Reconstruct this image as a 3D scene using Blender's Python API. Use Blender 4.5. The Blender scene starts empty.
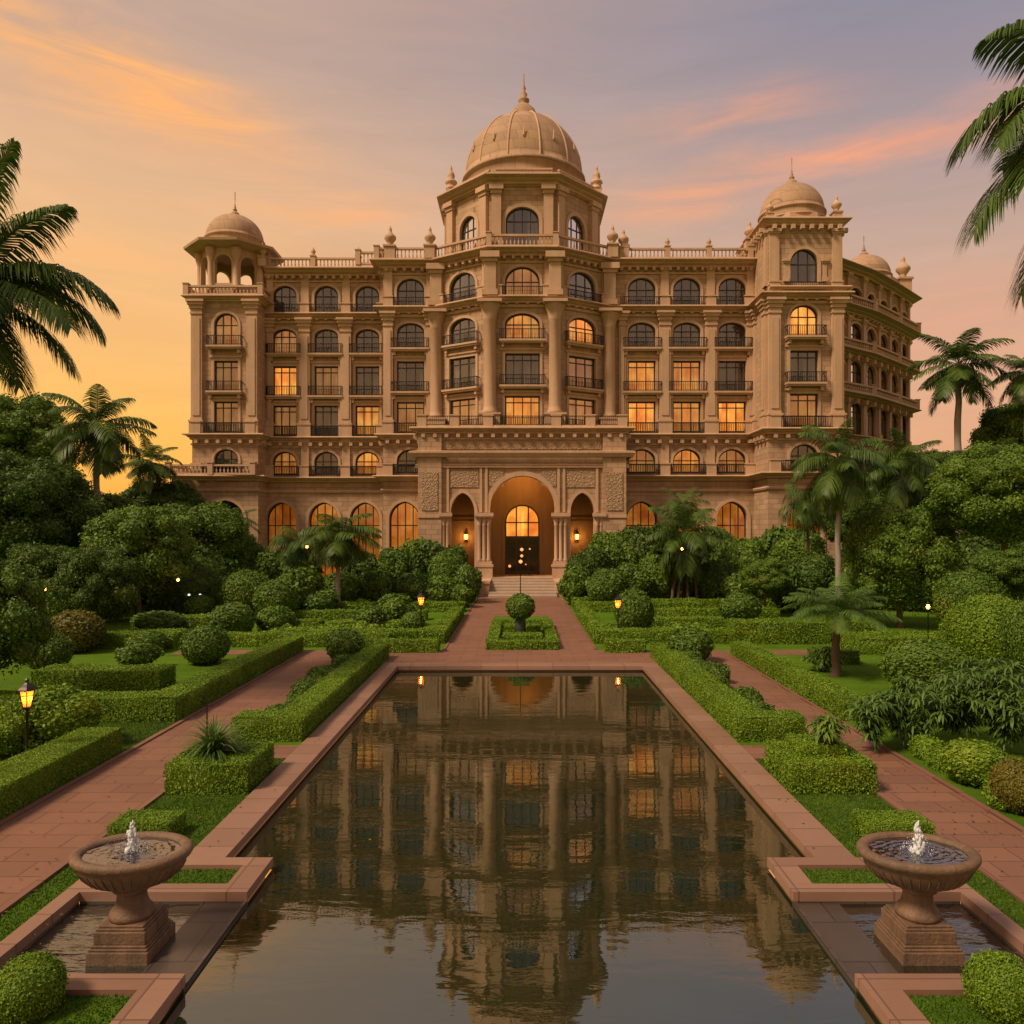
import bpy, bmesh, math, random
import numpy as np
from mathutils import Vector, Matrix
R = math.radians
sc = bpy.context.scene
COL = sc.collection

# ------------------------------------------------------------------ camera
F = 760.0            # focal length in pixels of the 1024 px frame
HZ = 530.0; VX = 520.0; CH = 5.0
cam = bpy.data.cameras.new('camera'); camo = bpy.data.objects.new('camera', cam); COL.objects.link(camo)
cam.sensor_width = 36; cam.lens = F/1024*36
camo.location = (0, 0, CH); camo.rotation_euler = (R(90), 0, 0)
cam.shift_x = -(VX-512)/1024; cam.shift_y = (HZ-512)/1024
cam.clip_start = 0.1; cam.clip_end = 3000
sc.camera = camo

# ------------------------------------------------------------------ sky, sun, exposure
sc.view_settings.view_transform = 'Standard'; sc.view_settings.look = 'None'
sc.view_settings.exposure = 0.0; sc.view_settings.gamma = 1.0
def lin(c):
    return tuple(((v/255)/12.92 if v/255 <= .04045 else ((v/255+.055)/1.055)**2.4) for v in c)
def L4(*c): return (*lin(c), 1)

SUN_AZ, SUN_EL = 238.0, 50.0      # compass-like: azimuth measured from +Y clockwise
world = bpy.data.worlds.new('World'); sc.world = world; world.use_nodes = True
nt = world.node_tree; nt.nodes.clear()
def N(tree, typ, **kw):
    n = tree.nodes.new(typ)
    for k, v in kw.items():
        if k.startswith('i_'): n.inputs[int(k[2:])].default_value = v
        else: setattr(n, k, v)
    return n
def M_(tree, op, a, b=None, c=None, clamp=False):
    n = tree.nodes.new('ShaderNodeMath'); n.operation = op; n.use_clamp = clamp
    for i, v in enumerate((a, b, c)):
        if v is None: continue
        if isinstance(v, (int, float)): n.inputs[i].default_value = v
        else: tree.links.new(v, n.inputs[i])
    return n.outputs[0]
def MIX(tree, fac, a, b, blend='MIX'):
    n = tree.nodes.new('ShaderNodeMix'); n.data_type = 'RGBA'; n.blend_type = blend
    for i, v in ((0, fac), (6, a), (7, b)):
        if isinstance(v, (int, float)): n.inputs[i].default_value = v
        elif isinstance(v, tuple): n.inputs[i].default_value = v
        else: tree.links.new(v, n.inputs[i])
    return n.outputs[2]
def RAMP(tree, fac, stops, interp='LINEAR'):
    n = tree.nodes.new('ShaderNodeValToRGB'); cr = n.color_ramp; cr.interpolation = interp
    while len(cr.elements) < len(stops): cr.elements.new(.5)
    for e, (p, c) in zip(cr.elements, stops):
        e.position = p; e.color = c if len(c) == 4 else (*c, 1)
    if fac is not None: tree.links.new(fac, n.inputs[0])
    return n.outputs[0]
def NOISE(tree, vec, scale, detail=4, rough=.55, dist=0):
    n = tree.nodes.new('ShaderNodeTexNoise'); n.inputs['Scale'].default_value = scale
    n.inputs['Detail'].default_value = detail; n.inputs['Roughness'].default_value = rough
    n.inputs['Distortion'].default_value = dist
    if vec is not None: tree.links.new(vec, n.inputs['Vector'])
    return n.outputs['Fac']
def MAPV(tree, vec, scale=(1,1,1), loc=(0,0,0), rot=(0,0,0)):
    n = tree.nodes.new('ShaderNodeMapping')
    n.inputs['Scale'].default_value = scale; n.inputs['Location'].default_value = loc; n.inputs['Rotation'].default_value = rot
    tree.links.new(vec, n.inputs['Vector']); return n.outputs[0]

tc = N(nt, 'ShaderNodeTexCoord'); sep = N(nt, 'ShaderNodeSeparateXYZ'); nt.links.new(tc.outputs['Generated'], sep.inputs[0])
dx, dy, dz = sep.outputs
az = M_(nt, 'ARCTAN2', dx, dy)                      # 0 ahead, negative to the left
el = M_(nt, 'ARCSINE', dz)
zc = M_(nt, 'MULTIPLY', el, 1/1.5708, clamp=True)
# el in the frame: 0 .. 0.6 rad (0 .. .38 of the ramp)
left = RAMP(nt, zc, [(0, L4(252,170,58)), (.07, L4(255,188,84)), (.15, L4(246,190,118)), (.24, L4(230,182,136)), (.34, L4(196,164,144)), (.55, L4(178,158,146)), (1, L4(178,166,158))])
right = RAMP(nt, zc, [(0, L4(232,160,112)), (.10, L4(222,168,130)), (.19, L4(200,164,142)), (.28, L4(168,150,150)), (.36, L4(140,137,152)), (.55, L4(160,150,150)), (1, L4(176,166,160))])
azf = M_(nt, 'MULTIPLY_ADD', az, 0.86, 0.5, clamp=True)
bk = N(nt, 'ShaderNodeMapRange'); nt.links.new(dy, bk.inputs[0]); bk.inputs[1].default_value = .5; bk.inputs[2].default_value = -.3
azf = M_(nt, 'ADD', M_(nt, 'MULTIPLY', azf, M_(nt, 'SUBTRACT', 1, bk.outputs[0])), M_(nt, 'MULTIPLY', M_(nt, 'MULTIPLY_ADD', dx, .2, .55), bk.outputs[0]))
azs = N(nt, 'ShaderNodeMapRange', interpolation_type='SMOOTHSTEP'); nt.links.new(azf, azs.inputs[0])
base = MIX(nt, azs.outputs[0], left, right)
# clouds laid out in azimuth / elevation of the sky
comb = N(nt, 'ShaderNodeCombineXYZ'); nt.links.new(az, comb.inputs[0]); nt.links.new(el, comb.inputs[1])
warp = NOISE(nt, MAPV(nt, comb.outputs[0], (3, 9, 1)), 1.6, 5, .6)
wisp = NOISE(nt, MAPV(nt, comb.outputs[0], (2.2, 15, 1), (3.1, 1.7, 0), (0, 0, R(4))), 2.0, 7, .62, .6)
def streak(a0, e0, wa, we, tilt, soft=1.0):
    da = M_(nt, 'SUBTRACT', az, a0)
    de = M_(nt, 'SUBTRACT', el, e0)
    de = M_(nt, 'SUBTRACT', de, M_(nt, 'MULTIPLY', da, tilt))
    de = M_(nt, 'ADD', de, M_(nt, 'MULTIPLY', M_(nt, 'SUBTRACT', warp, .5), .085))
    q = M_(nt, 'ADD', M_(nt, 'POWER', M_(nt, 'ABSOLUTE', M_(nt, 'DIVIDE', da, wa)), 2), M_(nt, 'POWER', M_(nt, 'ABSOLUTE', M_(nt, 'DIVIDE', de, we)), 2))
    return M_(nt, 'MULTIPLY', M_(nt, 'EXPONENT', M_(nt, 'MULTIPLY', q, -1)), soft)
def pe(px, py):
    a = math.atan2(px-VX, F); e = math.atan2(HZ-py, math.hypot(F, px-VX)); return a, e
def SUMS(lst):
    o = lst[0]
    for q in lst[1:]: o = M_(nt, 'ADD', o, q)
    return o
orange = SUMS([streak(*pe(90, 75), .2, .045, -.28, .75), streak(*pe(190, 105), .12, .03, -.25, .9), streak(*pe(20, 20), .15, .03, -.2, .5), streak(*pe(330, 212), .13, .016, .10, .8),
               streak(*pe(80, 255), .2, .025, .0, .5), streak(*pe(735, 118), .11, .018, .02, .85), streak(*pe(830, 160), .22, .020, .06, .95),
               streak(*pe(670, 205), .14, .022, .0, .55), streak(*pe(960, 320), .12, .05, .05, .5), streak(*pe(1010, 100), .1, .02, .1, .35)])
grey = SUMS([streak(*pe(360, 262), .15, .02, .04, .5), streak(*pe(40, 320), .22, .03, .02, .45), streak(*pe(900, 60), .2, .05, .0, .35), streak(*pe(560, 20), .3, .04, .0, .3)])
wr = N(nt, 'ShaderNodeMapRange'); nt.links.new(wisp, wr.inputs[0]); wr.inputs[1].default_value = .28; wr.inputs[2].default_value = .68
of = M_(nt, 'MULTIPLY', orange, wr.outputs[0], clamp=True)
ocol = MIX(nt, azs.outputs[0], L4(248,178,112), L4(232,158,124))
c1 = MIX(nt, M_(nt, 'MULTIPLY', of, 1.0, clamp=True), base, ocol)
gcol = MIX(nt, azs.outputs[0], L4(222,140,80), L4(128,122,140))
c2 = MIX(nt, M_(nt, 'MULTIPLY', M_(nt, 'MULTIPLY', grey, wr.outputs[0], clamp=True), .8), c1, gcol)
# faint general mottling
mot = N(nt, 'ShaderNodeMapRange'); nt.links.new(wisp, mot.inputs[0]); mot.inputs[3].default_value = .88; mot.inputs[4].default_value = 1.12
c3 = MIX(nt, 1.0, c2, (1,1,1,1), 'MULTIPLY')
mn = N(nt, 'ShaderNodeVectorMath', operation='SCALE'); nt.links.new(c3, mn.inputs[0]); nt.links.new(mot.outputs[0], mn.inputs['Scale'])
# the unseen half of the sky behind the viewer is dimmed for contrast
back = N(nt, 'ShaderNodeMapRange', interpolation_type='SMOOTHSTEP'); nt.links.new(dy, back.inputs[0])
back.inputs[1].default_value = .25; back.inputs[2].default_value = -.75; back.inputs[3].default_value = 1.0; back.inputs[4].default_value = .82
mb_ = N(nt, 'ShaderNodeVectorMath', operation='SCALE'); nt.links.new(mn.outputs[0], mb_.inputs[0]); nt.links.new(back.outputs[0], mb_.inputs['Scale'])
bg = N(nt, 'ShaderNodeBackground'); nt.links.new(mb_.outputs[0], bg.inputs[0]); bg.inputs[1].default_value = 1.05
sky = N(nt, 'ShaderNodeTexSky', sky_type='NISHITA', sun_disc=False, sun_elevation=R(SUN_EL), sun_rotation=R(SUN_AZ))
bg2 = N(nt, 'ShaderNodeBackground'); nt.links.new(sky.outputs[0], bg2.inputs[0]); bg2.inputs[1].default_value = .004
add = N(nt, 'ShaderNodeAddShader'); nt.links.new(bg.outputs[0], add.inputs[0]); nt.links.new(bg2.outputs[0], add.inputs[1])
wo = N(nt, 'ShaderNodeOutputWorld'); nt.links.new(add.outputs[0], wo.inputs[0])

sun = bpy.data.lights.new('sun', 'SUN'); sun.energy = 4.2; sun.angle = R(12); sun.color = (1, .76, .50)
suno = bpy.data.objects.new('sun', sun); COL.objects.link(suno)
sd = Vector((math.sin(R(SUN_AZ))*math.cos(R(SUN_EL)), math.cos(R(SUN_AZ))*math.cos(R(SUN_EL)), math.sin(R(SUN_EL))))
suno.rotation_euler = sd.to_track_quat('Z', 'Y').to_euler()
suno.location = sd*50
try:
    sc.cycles.max_bounces = 6; sc.cycles.transparent_max_bounces = 8
    sc.cycles.diffuse_bounces = 3; sc.cycles.glossy_bounces = 3; sc.cycles.transmission_bounces = 3
    sc.cycles.use_denoising = True; sc.cycles.sample_clamp_indirect = 4
except Exception: pass

# ------------------------------------------------------------------ materials
def newmat(name):
    m = bpy.data.materials.new(name); m.use_nodes = True; t = m.node_tree; t.nodes.clear()
    out = t.nodes.new('ShaderNodeOutputMaterial'); p = t.nodes.new('ShaderNodeBsdfPrincipled')
    t.links.new(p.outputs[0], out.inputs[0]); return m, t, p, out
def bump(t, p, h, strength=.4, dist=.02):
    b = t.nodes.new('ShaderNodeBump'); b.inputs['Strength'].default_value = strength; b.inputs['Distance'].default_value = dist
    t.links.new(h, b.inputs['Height']); t.links.new(b.outputs[0], p.inputs['Normal'])
def objco(t):
    return t.nodes.new('ShaderNodeTexCoord').outputs['Object']
def geopos(t):
    return t.nodes.new('ShaderNodeNewGeometry').outputs['Position']

def stone(name, col, col2, courses=True, rough=.8, bs=.5, ch=.42, carved=False, k=1.0):
    m, t, p, out = newmat(name)
    pos = MAPV(t, geopos(t), (k, k, k))
    n1 = NOISE(t, pos, .35, 5, .6); n2 = NOISE(t, pos, 5, 6, .65)
    st = NOISE(t, MAPV(t, pos, (1.6, 1.6, .12)), 1.2, 5, .6)
    f = M_(t, 'ADD', M_(t, 'MULTIPLY', n1, .5), M_(t, 'MULTIPLY', st, .5))
    r = N(t, 'ShaderNodeMapRange'); t.links.new(f, r.inputs[0]); r.inputs[1].default_value = .36; r.inputs[2].default_value = .64
    c = MIX(t, r.outputs[0], (*col, 1), (*col2, 1))
    c = MIX(t, M_(t, 'MULTIPLY', n2, .35), c, (*[v*.55 for v in col], 1))
    h = n2
    if courses:
        s = t.nodes.new('ShaderNodeSeparateXYZ'); t.links.new(pos, s.inputs[0])
        cb = t.nodes.new('ShaderNodeCombineXYZ')
        t.links.new(M_(t, 'ADD', s.outputs[0], M_(t, 'MULTIPLY', s.outputs[1], .83)), cb.inputs[0]); t.links.new(s.outputs[2], cb.inputs[1])
        br = t.nodes.new('ShaderNodeTexBrick'); t.links.new(cb.outputs[0], br.inputs['Vector'])
        br.inputs['Scale'].default_value = 1; br.inputs['Brick Width'].default_value = .95; br.inputs['Row Height'].default_value = ch
        br.inputs['Mortar Size'].default_value = .022; br.inputs['Mortar Smooth'].default_value = .4
        br.inputs['Color1'].default_value = (.78, .77, .76, 1); br.inputs['Color2'].default_value = (1.1, 1.07, 1.04, 1); br.inputs['Mortar'].default_value = (.50, .48, .46, 1)
        c = MIX(t, .8, c, br.outputs['Color'], 'MULTIPLY')
        h = M_(t, 'ADD', M_(t, 'MULTIPLY', n2, .4), M_(t, 'MULTIPLY', M_(t, 'SUBTRACT', 1, br.outputs['Fac']), 1.0))
    if carved:
        v = t.nodes.new('ShaderNodeTexVoronoi'); v.feature = 'DISTANCE_TO_EDGE'; v.inputs['Scale'].default_value = 3.6
        t.links.new(MAPV(t, pos, (1, .2, 1)), v.inputs['Vector'])
        v2 = t.nodes.new('ShaderNodeTexVoronoi'); v2.feature = 'SMOOTH_F1'; v2.inputs['Scale'].default_value = 6.5; t.links.new(pos, v2.inputs['Vector'])
        rr = M_(t, 'MULTIPLY', v.outputs['Distance'], 3.5, clamp=True)
        h = M_(t, 'ADD', rr, M_(t, 'MULTIPLY', M_(t, 'SINE', M_(t, 'MULTIPLY', v2.outputs['Distance'], 16)), .35))
        c = MIX(t, M_(t, 'MULTIPLY', M_(t, 'SUBTRACT', 1, rr), .45), c, (*[x*.5 for x in col], 1))
        bs = .5
    t.links.new(c, p.inputs['Base Color']); p.inputs['Roughness'].default_value = rough
    bump(t, p, h, bs, .08 if carved else .03)
    return m
SAND = (.56, .37, .235); SAND2 = (.38, .245, .155)
mStone = stone('sandstone_blocks', SAND, SAND2)
mTrim = stone('sandstone_trim', (.61, .40, .26), (.45, .285, .175), courses=False)
mDome = stone('dome_plaster', (.47, .30, .185), (.36, .225, .14), courses=True, bs=.25, ch=.9)
mCarve = stone('carved_sandstone', (.47, .31, .19), (.40, .26, .155), courses=False, carved=True)
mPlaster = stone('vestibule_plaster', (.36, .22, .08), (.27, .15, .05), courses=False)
mPaleStep = stone('pale_step_stone', (.46, .34, .26), (.37, .27, .2), courses=False)
mFount = stone('weathered_fountain_stone', (.21, .12, .07), (.085, .055, .034), courses=False, rough=.6, bs=.6, k=5)
mRoof = stone('roof_screed', (.3, .25, .2), (.25, .2, .17), courses=False)

def plain(name, col, rough=.5, metal=0, bumpn=0):
    m, t, p, out = newmat(name)
    pos = objco(t); n = NOISE(t, pos, 9, 4)
    t.links.new(MIX(t, n, (*[v*.75 for v in col], 1), (*[min(1, v*1.2) for v in col], 1)), p.inputs['Base Color'])
    p.inputs['Roughness'].default_value = rough; p.inputs['Metallic'].default_value = metal
    if bumpn: bump(t, p, n, bumpn, .01)
    return m
mIron = plain('dark_iron', (.035, .03, .028), .45, .6)
mFrame = plain('dark_window_frame', (.03, .024, .02), .45)
mWood = plain('dark_door_wood', (.05, .025, .015), .35)
mBark = plain('tree_bark', (.10, .07, .045), .9, 0, .8)
mPalmBark = plain('pale_palm_bark', (.27, .23, .20), .85, 0, .6)
mDarkBark = plain('dark_palm_bark', (.11, .07, .045), .9, 0, 1)

def glassmat():
    m, t, p, out = newmat('window_glass'); t.nodes.remove(p)
    tr = t.nodes.new('ShaderNodeBsdfTransparent'); tr.inputs[0].default_value = (.86, .84, .8, 1)
    gl = t.nodes.new('ShaderNodeBsdfGlossy'); gl.inputs['Roughness'].default_value = .04; gl.inputs[0].default_value = (.9, .9, .95, 1)
    pos = geopos(t); b = t.nodes.new('ShaderNodeBump'); b.inputs['Strength'].default_value = .06; b.inputs['Distance'].default_value = .05
    t.links.new(NOISE(t, pos, .8, 2), b.inputs['Height']); t.links.new(b.outputs[0], gl.inputs['Normal'])
    fr = t.nodes.new('ShaderNodeFresnel'); fr.inputs[0].default_value = 1.5
    mx = t.nodes.new('ShaderNodeMixShader'); t.links.new(M_(t, 'MULTIPLY_ADD', fr.outputs[0], .9, .13, clamp=True), mx.inputs[0])
    t.links.new(tr.outputs[0], mx.inputs[1]); t.links.new(gl.outputs[0], mx.inputs[2]); t.links.new(mx.outputs[0], out.inputs[0]); return m
mGlass = glassmat()
def roommat(name, col, st, dark=False):
    """lamp-lit curtain and room wall seen through a window; lamplight is put into the lit ones as emission, uneven by noise"""
    m, t, p, out = newmat(name)
    oi = t.nodes.new('ShaderNodeObjectInfo').outputs['Random']
    pos = geopos(t); n = NOISE(t, MAPV(t, pos, (1, 1, .8)), .9, 3, .5)
    folds = NOISE(t, MAPV(t, pos, (7, 7, .15)), 1.6, 2, .5)
    t.links.new(MIX(t, folds, (*[v*.55 for v in (col if dark else (.5,.38,.25))], 1), (*(col if dark else (.5,.38,.25)), 1)), p.inputs['Base Color'])
    p.inputs['Roughness'].default_value = .9
    if st > 0:
        ec = RAMP(t, n, [(.3, (col[0], col[1]*.55, col[2]*.35, 1)), (.5, (*col, 1)), (.68, (col[0], col[1]*1.35, col[2]*2.0, 1))])
        t.links.new(ec, p.inputs['Emission Color'])
        s = M_(t, 'MULTIPLY', M_(t, 'MULTIPLY_ADD', oi, .7, .65), M_(t, 'MULTIPLY_ADD', folds, .9, .5))
        s = M_(t, 'MULTIPLY', s, M_(t, 'MULTIPLY_ADD', n, 1.6, .2))
        t.links.new(M_(t, 'MULTIPLY', s, st), p.inputs['Emission Strength'])
    return m
mRoomDark = roommat('unlit_curtain', (.17, .16, .145), 0, True)
mRoomDim = roommat('dim_lit_curtain', (.9, .32, .05), .26)
mRoomLit = roommat('lamp_lit_curtain', (1.0, .34, .035), .85)
mRoomAmber = roommat('amber_hall_glow', (.95, .26, .02), .36)
mFan = roommat('fanlight_glow', (1.0, .33, .03), .85)
def emit(name, col, st):
    m, t, p, out = newmat(name); p.inputs['Base Color'].default_value = (*col, 1)
    p.inputs['Emission Color'].default_value = (*col, 1); p.inputs['Emission Strength'].default_value = st; return m
mBulb = emit('glowing_lamp', (1, .42, .09), 6)
mLantern = emit('lit_lantern_glass', (1, .36, .05), 1.3)
mWhiteBulb = emit('white_garden_light', (1, .85, .65), 1.6)

def leafmat(name, c1, c2, rough=.55, trans=.22, hue=(.5, .5)):
    m, t, p, out = newmat(name)
    g = t.nodes.new('ShaderNodeNewGeometry')
    n = NOISE(t, g.outputs['Position'], .9, 3)
    f = M_(t, 'ADD', M_(t, 'MULTIPLY', g.outputs['Random Per Island'], .75), M_(t, 'MULTIPLY', M_(t, 'SUBTRACT', n, .5), .9), clamp=True)
    c = MIX(t, f, (*c1, 1), (*c2, 1))
    pt = N(t, 'ShaderNodeMapRange'); t.links.new(NOISE(t, g.outputs['Position'], .55, 5, .7), pt.inputs[0]); pt.inputs[1].default_value = .55; pt.inputs[2].default_value = .72; pt.inputs[4].default_value = .42
    c = MIX(t, pt.outputs[0], c, (c2[0]*1.15, c2[1]*.78, c2[2]*.8, 1))
    t.links.new(c, p.inputs['Base Color']); p.inputs['Roughness'].default_value = rough; p.inputs['Specular IOR Level'].default_value = .25
    tl = t.nodes.new('ShaderNodeBsdfTranslucent'); t.links.new(c, tl.inputs[0])
    mx = t.nodes.new('ShaderNodeMixShader'); mx.inputs[0].default_value = trans
    t.links.new(p.outputs[0], mx.inputs[1]); t.links.new(tl.outputs[0], mx.inputs[2]); t.links.new(mx.outputs[0], out.inputs[0])
    return m
mHedge = leafmat('clipped_hedge_leaves', (.075, .15, .008), (.26, .40, .030))
mBush = leafmat('bush_leaves', (.05, .105, .012), (.16, .26, .034))
mTree = leafmat('tree_leaves', (.035, .075, .010), (.12, .20, .028))
mTreeB = leafmat('bright_tree_leaves', (.055, .115, .012), (.19, .30, .036))
mRed = leafmat('reddish_bush_leaves', (.08, .085, .012), (.22, .19, .03))
mPalm = leafmat('palm_leaflets', (.035, .075, .012), (.12, .19, .03), .45, .25)
mPalmB = leafmat('bright_palm_leaflets', (.05, .11, .02), (.15, .25, .045), .45, .25)
mGrassBlade = leafmat('grass_blades', (.04, .085, .008), (.10, .18, .02))

def groundmat():
    m, t, p, out = newmat('lawn')
    pos = geopos(t); n1 = NOISE(t, pos, .5, 4); n2 = NOISE(t, pos, 28, 5, .7); n3 = NOISE(t, MAPV(t, pos, (.25, 1.6, 1)), 1.5, 3)
    f = M_(t, 'ADD', M_(t, 'MULTIPLY', n1, .4), M_(t, 'ADD', M_(t, 'MULTIPLY', n2, .45), M_(t, 'MULTIPLY', n3, .3)))
    t.links.new(RAMP(t, f, [(.36, (.032, .072, .004, 1)), (.56, (.075, .155, .008, 1)), (.78, (.12, .21, .015, 1))]), p.inputs['Base Color'])
    p.inputs['Roughness'].default_value = .9; p.inputs['Specular IOR Level'].default_value = .1
    bump(t, p, n2, 1, .04); return m
mLawn = groundmat()
def pavemat(name, c1, c2, bw, rh, rot=0, mortar=.012, wet=.6, off=.5):
    m, t, p, out = newmat(name)
    pos = geopos(t); v = MAPV(t, pos, (1, 1, 1), (0.1, .05, 0), (0, 0, rot))
    br = t.nodes.new('ShaderNodeTexBrick'); t.links.new(v, br.inputs['Vector']); br.inputs['Scale'].default_value = 1; br.offset = off
    br.inputs['Brick Width'].default_value = bw; br.inputs['Row Height'].default_value = rh; br.inputs['Mortar Size'].default_value = mortar
    br.inputs['Color1'].default_value = (*c1, 1); br.inputs['Color2'].default_value = (*c2, 1); br.inputs['Mortar'].default_value = (*[x*.42 for x in c1], 1)
    br.inputs['Bias'].default_value = .1
    n1 = NOISE(t, pos, .7, 5, .65); n2 = NOISE(t, pos, 22, 5, .7)
    c = MIX(t, M_(t, 'MULTIPLY', n1, .9), br.outputs['Color'], (.62, .60, .60, 1), 'MULTIPLY')
    c = MIX(t, M_(t, 'MULTIPLY', n2, .4), c, (*[x*.6 for x in c2], 1))
    t.links.new(c, p.inputs['Base Color'])
    rr = N(t, 'ShaderNodeMapRange'); t.links.new(n1, rr.inputs[0]); rr.inputs[3].default_value = wet-.12; rr.inputs[4].default_value = wet+.2
    t.links.new(rr.outputs[0], p.inputs['Roughness'])
    bump(t, p, M_(t, 'ADD', M_(t, 'SUBTRACT', 1, br.outputs['Fac']), M_(t, 'MULTIPLY', n2, .25)), .5, .012); return m
mPath = pavemat('red_sandstone_paving', (.29, .135, .085), (.225, .105, .066), 1.1, .5)
mPathK = pavemat('path_kerb_stone', (.27, .13, .085), (.22, .105, .07), .25, .9)
mCope = pavemat('coping_slabs', (.37, .21, .15), (.28, .155, .108), 1.3, .7, wet=.42, off=0)
mWetLedge = pavemat('wet_ledge_stone', (.10, .075, .06), (.075, .058, .05), .7, .9, wet=.16)
def soil():
    return plain('dark_soil', (.045, .035, .02), .95, 0, 1)
mSoil = soil()
def watermat(name, bs, scale, base=(.010, .018, .008), refl=.24, tint=(.84, .87, .82), rip=(1, 2.6, 1)):
    m, t, p, out = newmat(name); t.nodes.remove(p)
    pos = geopos(t)
    n1 = NOISE(t, MAPV(t, pos, rip), scale, 3, .5, .3); n2 = NOISE(t, MAPV(t, pos, (rip[0]*.22, rip[1]*.3, 1)), scale, 2, .5)
    h = M_(t, 'ADD', M_(t, 'MULTIPLY', n1, .35), n2)
    b = t.nodes.new('ShaderNodeBump'); b.inputs['Strength'].default_value = bs; b.inputs['Distance'].default_value = .02; t.links.new(h, b.inputs['Height'])
    gl = t.nodes.new('ShaderNodeBsdfGlossy'); gl.inputs['Roughness'].default_value = .015; gl.inputs[0].default_value = (*tint, 1); t.links.new(b.outputs[0], gl.inputs['Normal'])
    df = t.nodes.new('ShaderNodeBsdfDiffuse'); df.inputs[0].default_value = (*base, 1)
    fr = t.nodes.new('ShaderNodeFresnel'); fr.inputs[0].default_value = 1.45; t.links.new(b.outputs[0], fr.inputs['Normal'])
    mx = t.nodes.new('ShaderNodeMixShader'); t.links.new(M_(t, 'MULTIPLY_ADD', fr.outputs[0], 1-refl, refl, clamp=True), mx.inputs[0])
    t.links.new(df.outputs[0], mx.inputs[1]); t.links.new(gl.outputs[0], mx.inputs[2]); t.links.new(mx.outputs[0], out.inputs[0]); return m
mWater = watermat('still_pool_water', .17, 2.4)
mBasinWater = watermat('rippled_basin_water', 1.4, 5, (.012, .012, .009), .25)
mBowlWater = watermat('churned_bowl_water', .5, 11, (.03, .03, .026), .10, (.36, .36, .38), rip=(1, 1, 1))
def foammat():
    m, t, p, out = newmat('white_water_jet'); p.inputs['Base Color'].default_value = (.85, .88, .92, 1); p.inputs['Roughness'].default_value = .25
    p.inputs['Transmission Weight'].default_value = .35; p.inputs['IOR'].default_value = 1.2
    p.inputs['Subsurface Weight'].default_value = .0
    bump(t, p, NOISE(t, objco(t), 30, 4), .8, .01); return m
mFoam = foammat()

# ------------------------------------------------------------------ helpers
class MB:
    def __init__(s): s.v = []; s.f = []; s.sm = []
    def add(s, vs, fs, smooth=False):
        k = len(s.v); s.v += [tuple(p) for p in vs]; s.f += [tuple(i+k for i in f) for f in fs]; s.sm += [smooth]*len(fs)
    def box(s, x0, x1, y0, y1, z0, z1, T=None):
        vs = [(x, y, z) for z in (z0, z1) for y in (y0, y1) for x in (x0, x1)]
        if T: vs = [T(*p) for p in vs]
        s.add(vs, [(0,2,3,1),(4,5,7,6),(0,1,5,4),(2,6,7,3),(0,4,6,2),(1,3,7,5)])
    def lathe(s, prof, c=(0,0,0), n=16, a0=0, smooth=True, sx=1, sy=1, cap=True):
        vs = []
        for r, z in prof:
            for i in range(n):
                a = a0+2*math.pi*i/n; vs.append((c[0]+r*sx*math.cos(a), c[1]+r*sy*math.sin(a), c[2]+z))
        fs = []
        for j in range(len(prof)-1):
            for i in range(n):
                i2 = (i+1) % n; fs.append((j*n+i, j*n+i2, (j+1)*n+i2, (j+1)*n+i))
        s.add(vs, fs, smooth)
        if cap:
            k = len(s.v)-len(vs)
            s.f.append(tuple(k+i for i in reversed(range(n)))); s.sm.append(False)
            s.f.append(tuple(k+(len(prof)-1)*n+i for i in range(n))); s.sm.append(False)
    def tube(s, pts, rad, n=8):
        vs = []; fs = []; pts = [Vector(p) for p in pts]; up = Vector((.3, .2, 1))
        for i, p in enumerate(pts):
            d = (pts[min(i+1, len(pts)-1)]-pts[max(i-1, 0)]).normalized()
            a = d.cross(Vector((1, 0, 0)) if abs(d.x) < .8 else Vector((0, 1, 0))).normalized(); b = d.cross(a)
            for k in range(n):
                t = 2*math.pi*k/n; vs.append(p+(a*math.cos(t)+b*math.sin(t))*rad[i])
        for i in range(len(pts)-1):
            for k in range(n):
                k2 = (k+1) % n; fs.append((i*n+k, i*n+k2, (i+1)*n+k2, (i+1)*n+k))
        s.add(vs, fs, True)
    def sweep(s, poly, prof, closed=False):
        """profile of (outward distance, z) carried along a plan polyline with mitred corners"""
        off = miters(poly, closed); n = len(poly); m = len(prof); vs = []
        for (x, y), (ox, oy) in zip(poly, off):
            for d, z in prof: vs.append((x+ox*d, y+oy*d, z))
        fs = []
        for i in range(n if closed else n-1):
            j = (i+1) % n
            for k in range(m-1): fs.append((i*m+k, j*m+k, j*m+k+1, i*m+k+1))
        s.add(vs, fs)
        if not closed and m > 2:
            s.add([vs[k] for k in range(m)], [tuple(range(m))]); s.add([vs[(n-1)*m+k] for k in range(m)], [tuple(reversed(range(m)))])
    def mesh(s, name):
        me = bpy.data.meshes.new(name); me.from_pydata(s.v, [], s.f); me.polygons.foreach_set('use_smooth', s.sm); me.update(); return me
    def build(s, name, mat, parent=None, loc=None, kind=None):
        me = s.mesh(name); me.materials.append(mat); return put(name, me, parent, loc)
def miters(poly, closed=False):
    n = len(poly); out = []
    for i in range(n):
        ns = []
        for a, b in ((i-1, i), (i, i+1)):
            if closed: a %= n; b %= n
            elif a < 0 or b > n-1: continue
            dx_, dy_ = poly[b][0]-poly[a][0], poly[b][1]-poly[a][1]; l = math.hypot(dx_, dy_); ns.append((dy_/l, -dx_/l))
        if len(ns) == 1: out.append(ns[0]); continue
        mx, my = ns[0][0]+ns[1][0], ns[0][1]+ns[1][1]; l2 = mx*mx+my*my
        if l2 < 1e-6: out.append(ns[0]); continue
        k = 2/l2; out.append((mx*k, my*k))
    return out
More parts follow.
